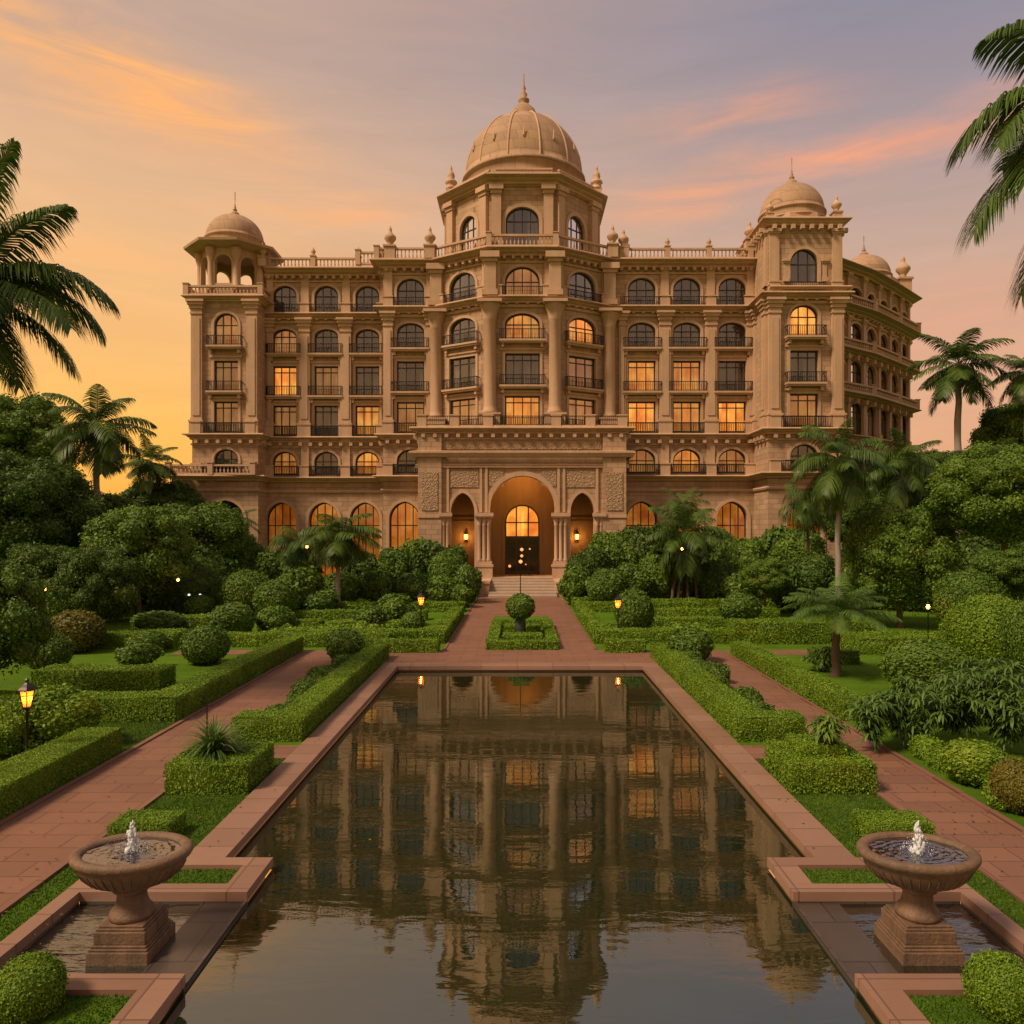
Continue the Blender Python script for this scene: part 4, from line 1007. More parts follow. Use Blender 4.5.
# ================================================================== lamps
def lamp_meshes():
    p = MB(); p.lathe([(.11, 0), (.12, .06), (.07, .12), (.055, .3), (.035, .36), (.03, 1.45), (.05, 1.48), (.03, 1.52), (.045, 1.6), (.08, 1.62), (.06, 1.64)], n=12)
    h = MB(); h.lathe([(.075, 1.63), (.085, 1.66), (.075, 1.665)], n=6, smooth=False)
    for k in range(6):
        a = math.pi*k/3; h.tube([(.075*math.cos(a), .075*math.sin(a), 1.655), (.135*math.cos(a), .135*math.sin(a), 1.98)], [.009, .009], 4)
        b = a+math.pi/3; h.tube([(.135*math.cos(a), .135*math.sin(a), 1.98), (.135*math.cos(b), .135*math.sin(b), 1.98)], [.011, .011], 4)
        h.tube([(.11*math.cos(a), .11*math.sin(a), 1.88), (.11*math.cos(b), .11*math.sin(b), 1.88)], [.006, .006], 4)
    h.lathe([(.165, 1.985), (.16, 2.0), (.12, 2.05), (.06, 2.10), (.035, 2.13), (.03, 2.15), (.045, 2.18), (.01, 2.22)], n=6, smooth=False)
    g = MB(); g.lathe([(.066, 1.66), (.122, 1.975)], n=6, smooth=False)
    for q in (h, g): q.v = [(x*1.32, y*1.32, 1.60+(zz-1.63)*1.25) for x, y, zz in q.v]
    o = []
    for mbx, nme, mt in ((p, 'post', mIron), (h, 'lantern_frame', mIron), (g, 'lamp_glass', mLantern)):
        me = mbx.mesh(nme); me.materials.append(mt); o.append(me)
    return o
def lanternglass():
    t = mLantern.node_tree; out = t.nodes['Material Output']; p = t.nodes['Principled BSDF']
    tr = t.nodes.new('ShaderNodeBsdfTransparent'); tr.inputs[0].default_value = (1, .8, .5, 1); mx = t.nodes.new('ShaderNodeMixShader'); mx.inputs[0].default_value = .45
    t.links.new(p.outputs[0], mx.inputs[1]); t.links.new(tr.outputs[0], mx.inputs[2]); t.links.new(mx.outputs[0], out.inputs[0])
    t = mBulb.node_tree; out = t.nodes['Material Output']; p = t.nodes['Principled BSDF']
    tr = t.nodes.new('ShaderNodeBsdfTransparent'); mx = t.nodes.new('ShaderNodeMixShader'); mx.inputs[0].default_value = .5
    t.links.new(p.outputs[0], mx.inputs[1]); t.links.new(tr.outputs[0], mx.inputs[2]); t.links.new(mx.outputs[0], out.inputs[0])
lanternglass()
LM = lamp_meshes()
def lamp(x, y, label, h=2.2, power=16, z=0, bulb=False, group='lit garden lanterns on black posts'):
    e = empty('garden_lamp', (x, y, z)); tag(e, label, 'lamp', group); s = h/2.2; e.scale = (s, s, s)
    for me, nme in zip(LM, ('post', 'lantern_frame', 'lamp_glass')):
        o = put(nme, me, e)
        if bulb and nme == 'lamp_glass': o.material_slots[0].link = 'OBJECT'; o.material_slots[0].material = mBulb; o.scale = (.7, .7, 1)
    l = bpy.data.lights.new('lamp_light', 'POINT'); l.energy = power; l.color = (1, .5, .17); l.shadow_soft_size = .045
    lo = bpy.data.objects.new('lamp_light', l); COL.objects.link(lo); lo.parent = e; lo.location = (0, 0, 1.84); return e
lamp(gx(27, 15.6), 15.6, 'lit amber lantern on a black post beside the long hedge at the left edge', 1.85, 14)
lamp(gx(421, 35.2), 35.2, 'lit lantern on a black post behind the low hedge at the pool far left corner', 2.05, 14)
lamp(gx(618, 34.6), 34.6, 'lit lantern half hidden beside the tall egg shaped topiary right of the pool head', 1.95, 14)
def small_lamp(x, y, z, label, power):
    e = empty('garden_light', (x, y, 0)); tag(e, label, 'lamp', 'small glowing garden lights among the trees')
    m = MB(); m.lathe([(.05, 0), (.035, .1), (.02, .2), (.018, z-.12), (.06, z-.1), (.07, z-.08)], n=8); m.lathe([(.10, z+.1), (.03, z+.18), (.01, z+.2)], n=8); m.build('post', mIron, e)
    for k in range(4): a = k*math.pi/2; q = MB(); q.tube([(.065*math.cos(a), .065*math.sin(a), z-.08), (.09*math.cos(a), .09*math.sin(a), z+.1)], [.006, .006], 4); q.build('cage_bar', mIron, e)
    g = MB(); g.lathe([(.03, z-.07), (.055, z-.02), (.06, z+.03), (.03, z+.09)], n=10); g.build('lamp_glass', mBulb, e)
    l = bpy.data.lights.new('lamp_light', 'POINT'); l.energy = power; l.color = (1, .45, .13); l.shadow_soft_size = .05
    lo = bpy.data.objects.new('lamp_light', l); COL.objects.link(lo); lo.parent = e; lo.location = (0, 0, z)
for px, py, Y, pw, lab in ((307, 547, 43, 30, 'small glowing lantern among bushes left of the portal under the dark palm'),
                       (178, 580, 40, 34, 'small glowing lantern under dark trees on the left side above the hedges'),
                       (44, 589, 24, 22, 'small glowing lantern hidden in foliage near the left edge'),
                       (682, 549, 44, 30, 'small glowing lantern between palm stems right of the portal'),
                       (928, 607, 29, 26, 'small glowing lantern beneath the big tree at the right')):
    small_lamp(gx(px, Y), Y, gz(py, Y), lab, pw)

# ================================================================== foliage builders
def ico(sub):
    bm = bmesh.new(); bmesh.ops.create_icosphere(bm, subdivisions=sub, radius=1)
    V = np.array([v.co[:] for v in bm.verts]); Fc = np.array([[v.index for v in f.verts] for f in bm.faces]); bm.free(); return V, Fc
ICO2, ICO3 = ico(2), ico(3)
def wob(P, f, seed, amp):
    r = np.random.default_rng(seed); o = np.zeros(len(P))
    for i in range(5):
        k = r.normal(0, 1, 3); k = k/np.linalg.norm(k)*f*r.uniform(.7, 1.8); o += np.sin(P@k+r.uniform(0, 6.28))
    return o/5*amp*1.6
def leaf_quads(P, Nn, size, rng, asp=.6, jit=.65, droop=0):
    n = len(P); N2 = Nn+rng.normal(0, jit, (n, 3)); N2 /= np.linalg.norm(N2, axis=1)[:, None]+1e-9
    t = np.cross(N2, rng.normal(0, 1, (n, 3))); t[:, 2] -= droop; t -= N2*np.sum(t*N2, 1)[:, None]; t /= np.linalg.norm(t, axis=1)[:, None]+1e-9; b = np.cross(N2, t)
    s = (size*rng.uniform(.65, 1.3, n))[:, None]/2
    V = np.stack([P-t*s, P+b*s*asp, P+t*s, P-b*s*asp], 1).reshape(-1, 3)
    return V, np.arange(n*4).reshape(-1, 4)
def sph_dirs(n, rng):
    d = rng.normal(0, 1, (n, 3)); return d/np.linalg.norm(d, axis=1)[:, None]
def lobes_mesh(name, lobes, leaf, mat, seed, cover=1.5, reach=.11, rough=.06, stray=.12, core=.9, jit=.65, droop=0, wf=3.0):
    """crown or bush: overlapping lobes, each a dark leafy core under a shell of leaf quads"""
    rng = np.random.default_rng(seed); LV = []; CV = []; CF = []; k = 0; L = np.array(lobes, float)
    PP = []; NN = []
    for i, (cx, cy, cz, rx, ry, rz) in enumerate(L):
        c = np.array([cx, cy, cz]); r = np.array([rx, ry, rz]); area = 4*np.pi*((rx*ry)**1.6/3+(rx*rz)**1.6/3+(ry*rz)**1.6/3)**(1/1.6)
        n = int(area*cover/(.5*leaf*leaf*.6)); d = sph_dirs(n, rng)
        rad = 1+wob(d*1.0+i, wf, seed+i, rough)+np.where(rng.random(n) < stray, rng.uniform(0, reach, n), rng.uniform(-.06, .02, n))
        p = c+d*r*rad[:, None]; nn = d/r; nn /= np.linalg.norm(nn, axis=1)[:, None]
        keep = np.ones(n, bool)
        for j, l2 in enumerate(L):
            if j == i: continue
            keep &= (np.sum(((p-l2[:3])/l2[3:])**2, 1) > .80)
        PP.append(p[keep]); NN.append(nn[keep])
        V, Fc = ICO2 if len(L) > 1 else ICO3
        cr = core*(1+wob(V+i, wf, seed+i, rough)); CV.append(c+V*r*cr[:, None]); CF.append(Fc+k); k += len(V)
    P = np.concatenate(PP); Nn = np.concatenate(NN); V, Fq = leaf_quads(P, Nn, leaf, rng, jit=jit, droop=droop)
    CV = np.concatenate(CV); CF = np.concatenate(CF)
    # triangles of the core as degenerate-free polygons in the same mesh
    me = bpy.data.meshes.new(name); allV = np.concatenate([V, CV]).astype(np.float32)
    nq, nt_ = len(Fq), len(CF); loops = np.concatenate([Fq.ravel(), (CF+len(V)).ravel()]).astype(np.int32)
    me.vertices.add(len(allV)); me.vertices.foreach_set('co', allV.ravel()); me.loops.add(len(loops)); me.loops.foreach_set('vertex_index', loops)
    me.polygons.add(nq+nt_); st = np.concatenate([np.arange(nq)*4, nq*4+np.arange(nt_)*3]).astype(np.int32); me.polygons.foreach_set('loop_start', st)
    try: me.polygons.foreach_set('loop_total', np.concatenate([np.full(nq, 4), np.full(nt_, 3)]).astype(np.int32))
    except Exception: pass
    me.update(calc_edges=True); me.materials.append(mat); return me
cache = {}
def cached(key, fn):
    if key not in cache: cache[key] = fn()
    return cache[key]
def q_ratio(px_r):          # leaf size as a fraction of the radius so that a leaf is about 3 px
    v = 2.4/px_r
    for s in (.028, .035, .045, .06, .08, .105, .14, .19):
        if v <= s: return s
    return .19
def ball_mesh(px_r, mat, seed, lumpy=False):
    q = q_ratio(px_r)
    if lumpy:
        def f():
            r = random.Random(seed); lob = [(0, 0, -.1, .8, .8, .8)]
            for k in range(9):
                a = k*2.4+r.random(); e = r.uniform(-.2, 1.1); lob.append((math.cos(a)*math.cos(e)*.55, math.sin(a)*math.cos(e)*.55, math.sin(e)*.5, *([r.uniform(.36, .52)]*3)))
            return lobes_mesh('foliage', lob, q, mat, seed, 1.5, .2, .09, .22)
        return cached(('l', q, mat.name, seed), f)
    return cached(('b', q, mat.name, seed), lambda: lobes_mesh('foliage', [(0,0,0,1,1,1)], q, mat, seed, 1.9, .10, .045, .10, core=.93, jit=.55))
def crown_mesh(px_r, mat, seed, kind):
    q = min(.06, max(.03, 3.0/px_r)); q = .032 if q < .038 else (.045 if q < .052 else .06)
    def f():
        r = random.Random(seed); lob = [(0, 0, -.05, .66, .66, .62)]
        nl = 48 if kind == 'clumpy' else 26
        for k in range(nl):
            a = k*2.399+r.uniform(-.3, .3); e = math.asin(min(1, max(-1, -.55+1.5*(k+.5)/nl))); s = r.uniform(.15, .32)
            rr = r.uniform(.60, .84); lob.append((math.cos(a)*math.cos(e)*rr, math.sin(a)*math.cos(e)*rr, math.sin(e)*rr*.95, s, s, s*r.uniform(.65, .9)))
        return lobes_mesh('crown', lob, q, mat, seed, 1.35, .30, .14, .34, jit=.6, droop=.5, core=.91, wf=5)
    return cached(('c', q, mat.name, seed, kind), f)
def bush(px, pyc, w, h, label, Y=None, mat=None, cat='bush', seed=1, lumpy=False, group=None, name=None, rz=None, ground=True, dep=None):
    """pyc = image row of the middle; Y = distance. When Y is None the foot stands at pyc+h/2"""
    if Y is None: Y = gy(pyc+h/2)
    s = F/Y; rx, rzz = w/2/s, h/2/s; zc = CH+(HZ-pyc)/s
    if ground: top = zc+rzz; bot = min(zc-rzz, 0.0); bot = max(bot, -rzz*.6); zc = (top+bot)/2; rzz = (top-bot)/2
    me = ball_mesh(min(w, h)/2, mat or mBush, seed, lumpy)
    o = put(name or ('bush' if cat == 'bush' else 'topiary_ball'), me, None, (gx(px, Y), Y, zc), rz if rz is not None else (px*.37 % 6.28), (rx, dep or (rx+rzz)/2, rzz))
    tag(o, label, cat, group); return o
def tree(px, pyc, Y, w, h, label, mat=None, seed=1, kind='clumpy', name='tree', trunk=True, lean=0, group=None, dep=None, pale=False):
    s = F/Y; rx, rz = w/2/s, h/2/s; zc = CH+(HZ-pyc)/s; x = gx(px, Y)
    e = empty(name, (x, Y, 0)); tag(e, label, 'tree', group)
    put('crown', crown_mesh(min(w, h)/2, mat or mTree, seed, kind), e, (0, 0, zc), (px*.61) % 6.28, (rx, dep or (rx+rz)/2, rz))
    m = MB(); r0 = max(.06, rx*.045); zb = max(zc-rz*.3, .8); r = random.Random(int(px*7+Y))
    m.tube([(lean, 0, -.05), (lean*.7, .05, zb*.35), (lean*.3, -.04, zb*.75), (0, 0, zb)], [r0*1.5, r0*1.1, r0*.9, r0*.75], 9)
    for k in range(5):
        a = k*1.26+r.random(); m.tube([(0, 0, zb*.85), (math.cos(a)*rx*.25, math.sin(a)*rx*.25, zb+rz*.15), (math.cos(a)*rx*.6, math.sin(a)*rx*.6, zc+rz*.2)], [r0*.6, r0*.4, r0*.15], 6)
    put('trunk', m.mesh('trunk'), e).data.materials.append(mBark); return e

def hedge(boxes, h, label, group=None, mat=None, zb=0, seed=1, name='hedge', leaf=None, cat='hedge', soft=.028, kind=None):
    if h > .6 and zb == 0: h *= .86
    rng = np.random.default_rng(seed+int(abs(boxes[0][0])*13)); PP = []; NN = []; m = MB()
    xs_ = [b[0] for b in boxes]+[b[1] for b in boxes]; ys_ = [b[2] for b in boxes]+[b[3] for b in boxes]
    cx, cy = (min(xs_)+max(xs_))/2, (min(ys_)+max(ys_))/2
    Ym = max(6, min(ys_)); leaf = leaf or max(.030, 1.9*Ym/F)
    for (x0, x1, y0, y1) in boxes:
        def hit(x, y):
            return any(q != (x0, x1, y0, y1) and q[0] < x < q[1] and q[2] < y < q[3] for q in boxes)
        i = .03; mx_, my_ = (x0+x1)/2, (y0+y1)/2; e_ = lambda x, y: -.05 if hit(x, y) else i
        cb = (x0+e_(x0-.1, my_)-cx, x1-e_(x1+.1, my_)-cx, y0+e_(mx_, y0-.1)-cy, y1-e_(mx_, y1+.1)-cy); m.box(*cb, zb, zb+h-i-.004*len(PP)/5)
        x0, x1, y0, y1 = x0-cx, x1-cx, y0-cy, y1-cy
        def face(n, f, nrm):
            u, v = rng.random(n), rng.random(n); p = f(u, v); nn = np.tile(np.array(nrm, float), (n, 1)); pp_ = p+nn*.05
            inside = np.zeros(n, bool)
            if nrm[2] == 0:
                for (a0, a1, b0, b1) in boxes:
                    a0, a1, b0, b1 = a0-cx, a1-cx, b0-cy, b1-cy
                    inside |= (pp_[:,0] > a0) & (pp_[:,0] < a1) & (pp_[:,1] > b0) & (pp_[:,1] < b1)
            off = wob(p, 3.0, 7, soft)+rng.normal(0, .012, n)+np.where(rng.random(n) < .04, rng.uniform(0, .08, n), 0); p = p+nn*off[:, None]
            PP.append(p[~inside]); NN.append(nn[~inside])
        D = 1.7/(.5*leaf*leaf*.6); W, Dp = x1-x0, y1-y0
        face(int(W*Dp*D), lambda u, v: np.stack([x0+W*u, y0+Dp*v, 0*u+zb+h], 1), (0,0,1))
        face(int(W*h*D), lambda u, v: np.stack([x0+W*u, 0*u+y0, zb+h*v], 1), (0,-1,0)); face(int(W*h*D*.6), lambda u, v: np.stack([x0+W*u, 0*u+y1, zb+h*v], 1), (0,1,0))
        face(int(Dp*h*D), lambda u, v: np.stack([0*u+x0, y0+Dp*u, zb+h*v], 1), (-1,0,0)); face(int(Dp*h*D), lambda u, v: np.stack([0*u+x1, y0+Dp*u, zb+h*v], 1), (1,0,0))
    V, Fq = leaf_quads(np.concatenate(PP), np.concatenate(NN), leaf, rng, jit=.42)
    nV = len(V); cv = np.array(m.v); cf = np.array(m.f)+nV
    me = mk_mesh(name, np.concatenate([V, cv]), np.concatenate([Fq, cf]), mat or mHedge)
    o = put(name, me, None, (cx, cy, 0)); tag(o, label, cat, group, kind); return o
def bed(x0, x1, y0, y1, h, label, mat=None, seed=3, leafk=1.35, cat='planting bed'):
    """low mounded leafy planting"""
    rng = np.random.default_rng(seed+int(abs(x0)*7)); cx, cy = (x0+x1)/2, (y0+y1)/2; lob = []
    n = max(3, int((x1-x0)*(y1-y0)*2.2)); 
    for k in range(min(n, 40)):
        r = rng.uniform(.24, .38); lob.append((rng.uniform(x0+.2, x1-.2)-cx, rng.uniform(y0+.2, y1-.2)-cy, rng.uniform(.1, h*.45), r*1.15, r*1.3, h*rng.uniform(.5, .75)))
    me = lobes_mesh('planting_bed', lob, max(.05, 3.6*y0/F), mat or mBush, seed, 1.2, .15, .12, .3, jit=.8)
    o = put('planting_bed', me, None, (cx, cy, .02)); tag(o, label, cat, 'low leafy planting beds'); return o

# ---------------------------------------------------------------- palms
def frond_geo(L, th0, droop, nl=46, ll=.34, hang=.5, wid=.013, rng=None, az=0, twist=0, V=None, Fc=None, rach=.016):
    """one feather frond; th0 = start elevation, droop = how much it bends over"""
    n = 14; pts = []; x = z = 0; th = th0
    for i in range(n+1):
        t = i/n; pts.append((x, z, th)); th = th0-droop*(t**1.25); x += math.cos(th)*L/n; z += math.sin(th)*L/n
    ca, sa = math.cos(az), math.sin(az)
    def W(px_, side, pz): return (px_*ca-side*sa, px_*sa+side*ca, pz)
    def at(t):
        f = t*n; i = min(n-1, int(f)); g = f-i; a, b = pts[i], pts[i+1]; return a[0]+(b[0]-a[0])*g, a[1]+(b[1]-a[1])*g, a[2]+(b[2]-a[2])*g
    for i in range(n):    # rachis as a thin 3-sided strip
        for (a, b) in ((pts[i], pts[i+1]),):
            k = len(V); r1, r2 = rach*L*.5*(1-i/n*.85), rach*L*.5*(1-(i+1)/n*.85)
            V += [W(a[0], -r1, a[1]), W(a[0], r1, a[1]), W(b[0], r2, b[1]), W(b[0], -r2, b[1])]; Fc.append((k, k+1, k+2, k+3))
            V += [W(a[0], 0, a[1]-r1*1.6), W(a[0], 0, a[1]+r1*.6), W(b[0], 0, b[1]+r2*.6), W(b[0], 0, b[1]-r2*1.6)]; Fc.append((k+4, k+5, k+6, k+7))
    for j in range(nl):
        t = .14+.85*(j+.5)/nl; px_, pz, th = at(t); l = ll*L*math.sin(math.pi*min(1, (t*.80+.17)))**.7*rng.uniform(.85, 1.1)
        for s in (-1, 1):
            fw = .35+.55*t+rng.uniform(-.08, .08); up = rng.uniform(.05, .35)-.1
            d = Vector((math.cos(th)*fw-math.sin(th)*up, s*1.0, math.sin(th)*fw+math.cos(th)*up)).normalized()
            w = wid*L; wv = Vector((math.cos(th), -s*.35, math.sin(th))).normalized()*w*.42
            p0 = Vector((px_, 0, pz)); p1 = p0+d*l*.45+Vector((0, 0, -hang*l*.10)); p2 = p1+d*l*.33+Vector((0, 0, -hang*l*.36)); p3 = p2+d*l*.2+Vector((0, 0, -hang*l*.42))
            k = len(V)
            for p, q in ((p0, .6), (p1, 1.0), (p2, .8), (p3, .08)):
                a, b = p-wv*q, p+wv*q; V.append(W(*a)); V.append(W(*b))
            Fc += [(k, k+1, k+3, k+2), (k+2, k+3, k+5, k+4), (k+4, k+5, k+7, k+6)]
def palm_crown_mesh(seed, nf, nl, ll, hang, wid, lo=-.9, hi=1.35, mat=None, droop=(1.1, 1.9)):
    def f():
        r = random.Random(seed); V = []; Fc = []
        for i in range(nf):
            t = (i+.5)/nf; th = hi-(hi-lo)*t**.8+r.uniform(-.12, .12); az = i*2.399+r.uniform(-.25, .25)
            frond_geo(r.uniform(.85, 1.08), th, r.uniform(*droop)*(1.0 if th > .2 else .6), nl, ll, hang, wid, r, az, V=V, Fc=Fc)
        return mk_mesh('crown', V, Fc, mat or mPalm)
    return cached(('p', seed, nf, nl, ll, hang, wid, lo, hi, (mat or mPalm).name, droop), f)
def trunk_tube(m, x0, y0, x1, y1, z1, r0, r1, seed=0):
    r = random.Random(seed); n = 12; P = []; Rr = []
    for i in range(n+1):
        t = i/n; P.append((x0+(x1-x0)*t+r.uniform(-.2, .2)*r0, y0+(y1-y0)*t, z1*t)); Rr.append((r0+(r1-r0)*t)*(1.35 if i == 0 else 1)*(1+.07*(i % 2)))
    m.tube(P, Rr, 10)
def palm(px, pyc, Y, wpx, label, seed=1, nf=22, nl=40, ll=.30, hang=.6, wid=.018, lo=-.9, hi=1.35, mat=None, bark=None, r0=None, lean=0, stems=None, group=None, droop=(1.0, 1.6), h=None):
    s = F/Y; L = wpx/2/s; z = CH+(HZ-pyc)/s; x = gx(px, Y); e = empty('palm_tree', (x, Y, 0)); tag(e, label, 'palm tree', group)
    me = palm_crown_mesh(seed, nf, nl, ll, hang, wid, lo, hi, mat, droop)
    put('crown', me, e, (0, 0, z), px*.7, (L*1.12, L*1.12, L*1.12*(h or 1)))
    m = MB(); r0 = r0 or L*.05
    for k, (ox, tx) in enumerate(stems or [(lean, 0)]): trunk_tube(m, ox, .1*k, tx, 0, z+.02, r0*1.25, r0*.8, k+seed)
    put('trunk', m.mesh('trunk'), e).data.materials.append(bark or mPalmBark); return e

# ================================================================== the garden
# ---- clipped hedges ----
G1 = 'clipped box hedges of the garden'
hedge([(-9.85, -8.95, 6.5, 17.1)], .66, 'long straight clipped hedge beside the left path, just below the black lantern post', G1)
hedge([(-9.75, -8.95, 20.6, 31.4), (-16.5, -8.95, 19.75, 20.6)], .72, 'L-shaped clipped hedge along the left path with one arm running left across the lawn', G1)
hedge([(-15.2, -11.2, 23.6, 24.7)], .72, 'short block of hedge on the left lawn in front of two low round bushes', G1)
hedge([(-18.6, -14.6, 32.0, 33.6)], .72, 'dark clipped hedge behind the reddish round bush on the left lawn', G1)
hedge([(-19.5, -15.5, 38, 39.6)], .7, 'far clipped hedge under the dark trees at left', G1)
hedge([(-13.6, -5.6, 32.4, 33.3)], .62, 'long thin hedge across the left garden behind the head of the left path', G1)
hedge([(-5.9, -5.15, 17.95, 29.9), (-6.8, -5.9, 17.95, 18.75)], .64, 'long clipped hedge around a leafy bed beside the left pool coping', G1)
hedge([(5.15, 5.9, 17.95, 29.9), (5.9, 6.75, 17.95, 18.75)], .64, 'long clipped hedge beside the right pool coping bordering a leafy bed', G1)
hedge([(-6.7, -5.15, 14.35, 15.9)], .57, 'square clipped hedge block holding a spiky plant, left of the pool', G1, leaf=.045)
hedge([(5.15, 6.75, 14.35, 15.9)], .57, 'square clipped hedge block with a rounded second tier, right of the pool', G1, leaf=.045)
hedge([(-6.55, -5.6, 12.1, 12.75)], .30, 'small low hedge tuft on the grass behind the left fountain', G1)
hedge([(5.55, 6.6, 12.1, 12.75)], .30, 'small low hedge tuft on the grass behind the right fountain', G1)
hedge([(8.42, 9.1, 20.6, 30.4), (8.42, 10.9, 19.9, 20.6)], .56, 'L-shaped clipped hedge along the right path enclosing the lawn with the small palm', G1)
hedge([(-6.2, -3.35, 30.9, 31.5)], .5, 'short low hedge at the left far corner of the pool, foremost of its rows', G1)
hedge([(3.5, 5.1, 30.9, 31.5)], .5, 'short low hedge at the right far corner of the pool, foremost of its rows', G1)
hedge([(-4.0, -3.3, 34.4, 44.5), (-10.2, -4.0, 33.4, 34.4), (-4.0, -3.3, 33.4, 34.4)], .55, 'L-shaped hedge edging the left side of the central walk', G1)
hedge([(3.3, 4.0, 33.4, 44.5), (4.0, 9.6, 33.4, 34.4)], .55, 'L-shaped hedge edging the right side of the central walk', G1)
for k, (y, x1, x0) in enumerate(((46.2, -3.4, -11), (49.2, -3.4, -8.5), (52.2, -3.4, -8))):
    hedge([(x0, x1, y, y+1.0)], .55, ['wide low hedge row left of the central walk behind the lantern', 'middle one of the narrow hedge rows left of the central walk', 'last narrow hedge row left of the foot of the steps'][k], G1)
    hedge([(-x1, -x0, y, y+1.0)], .55, ['wide low hedge row right of the central walk behind the right lantern', 'middle one of the narrow hedge rows right of the central walk', 'last narrow hedge row right of the foot of the steps'][k], G1)
hedge([(-13.0, -9.9, 37.5, 38.4)], .5, 'small hedge strip among round bushes in the left parterre', G1)
hedge([(-9.3, -5.4, 37.0, 38.0)], .5, 'hedge strip in the left parterre between the round bushes and the lantern', G1)
hedge([(-12.4, -5.2, 42.0, 42.8)], .5, 'thin far hedge strip in the left parterre', G1)
hedge([(5.0, 10.4, 38.5, 39.4)], .5, 'low hedge strip right of the tall egg topiary', G1)
hedge([(6.0, 14.5, 42.5, 43.4)], .55, 'long low hedge strip in the right parterre', G1)
hedge([(7.5, 16.0, 47.5, 48.5)], .6, 'far hedge strip in front of the palm stems on the right', G1)
hedge([(9.4, 15.6, 33.2, 34.6)], 1.1, 'tall dark hedge block at the back edge of the right lawn', G1)
hedge([(13.6, 19.6, 30.5, 32.6)], .75, 'broad hedge behind the small palm at the back right of the lawn', G1)
hedge([(11.0, 12.6, 28.2, 29.0)], .5, 'small dark hedge clump beside the small palm on the right lawn', G1, mat=mBush)
# concentric rows in the middle of the walk
hedge([(-1.4, 1.62, 31.7, 32.2), (-1.4, -.95, 32.2, 39.5), (1.17, 1.62, 32.2, 39.5), (-.95, 1.17, 39.0, 39.5)], .34, 'outer rectangular hedge ring in the middle of the central walk', G1)
hedge([(-.75, .97, 33.2, 34.4), (-.75, .97, 36.6, 37.8)], .38, 'inner double hedge rows around the ball topiary in the central walk', G1)
# ---- leafy beds ----
bed(-6.75, -5.85, 18.8, 29, .52, 'leafy green planting bed inside the long hedge left of the pool')
bed(5.85, 6.7, 18.8, 29, .52, 'leafy green planting bed inside the long hedge right of the pool')
hedge([(5.5, 6.4, 14.85, 15.7)], .22, 'rounded second tier clipped on top of the square hedge block right of the pool', G1, zb=.56, leaf=.045)
bed(8.6, 9.9, 9.2, 17.5, .38, 'low ground cover along the outer edge of the right path', mat=mHedge)
bed(-11.5, -5.6, 34.6, 36.8, .5, 'pale leafy parterre planting left of the central walk', mat=mHedge)
bed(4.2, 9, 34.6, 38.3, .4, 'pale leafy parterre planting right of the central walk', mat=mHedge)
# ---- topiary and round bushes, near ----
G2 = 'clipped round bushes'
def B(*a, **k): k.setdefault('cat', 'topiary'); k.setdefault('group', G2); return bush(*a, **k)
B(28, 990, 66, 66, 'round clipped bush in the bottom left corner of the garden', Y=7.9, mat=mHedge)
B(1003, 990, 66, 68, 'round clipped bush in the bottom right corner of the garden', Y=7.9, mat=mHedge, seed=2)
B(345, 645, 42, 32, 'round clipped bush at the far end of the leafy bed left of the pool')
B(690, 645, 50, 34, 'round clipped bush at the far end of the leafy bed right of the pool', mat=mBush, seed=2)
B(205, 645, 46, 38, 'single round bush on the left lawn behind the L-shaped hedge')
B(76, 631, 54, 42, 'reddish brown round bush on the left lawn', mat=mRed)
B(137, 655, 44, 26, 'low round bush on the left lawn, nearer of two side by side', lumpy=True)
B(148, 642, 46, 20, 'flat low bush on the left lawn, farther of two side by side', seed=2)
B(48, 652, 46, 38, 'dark round bush on the left lawn beside the reddish bush', seed=2)
B(634, 612, 36, 46, 'tall egg shaped topiary right of the head of the pool', mat=mBush)
B(740, 608, 44, 30, 'dome shaped bush right of the egg topiary near the tall hedge block', seed=2)
B(925, 667, 80, 54, 'large flattened round bush at the right edge of the lawn', mat=mTreeB)
B(990, 636, 86, 80, 'largest clipped ball bush near the right edge', mat=mHedge, seed=2)
B(970, 602, 70, 62, 'clipped ball bush behind the largest ball near the right edge', Y=29.5, ground=False, mat=mBush)
B(1034, 640, 60, 80, 'clipped ball bush cut by the right edge', Y=23.5, ground=False, mat=mTreeB, seed=1)
B(975, 762, 60, 44, 'small round bush beside the right path below the broad-leaved shrubs', mat=mHedge)
B(1020, 786, 50, 52, 'small yellowish round bush at the right edge beside the path', mat=mRed, seed=2)
B(60, 712, 84, 58, 'large leafy bush behind the black lantern at the left', Y=17.5, mat=mHedge, lumpy=True)
B(5, 730, 60, 52, 'leafy bush cut by the left edge below the lantern glow', Y=16.8, mat=mHedge, seed=2, lumpy=True)
B(945, 705, 60, 44, 'leafy clump between the flat bush and the broad-leaved shrubs at right', Y=19.5, lumpy=True, seed=2)
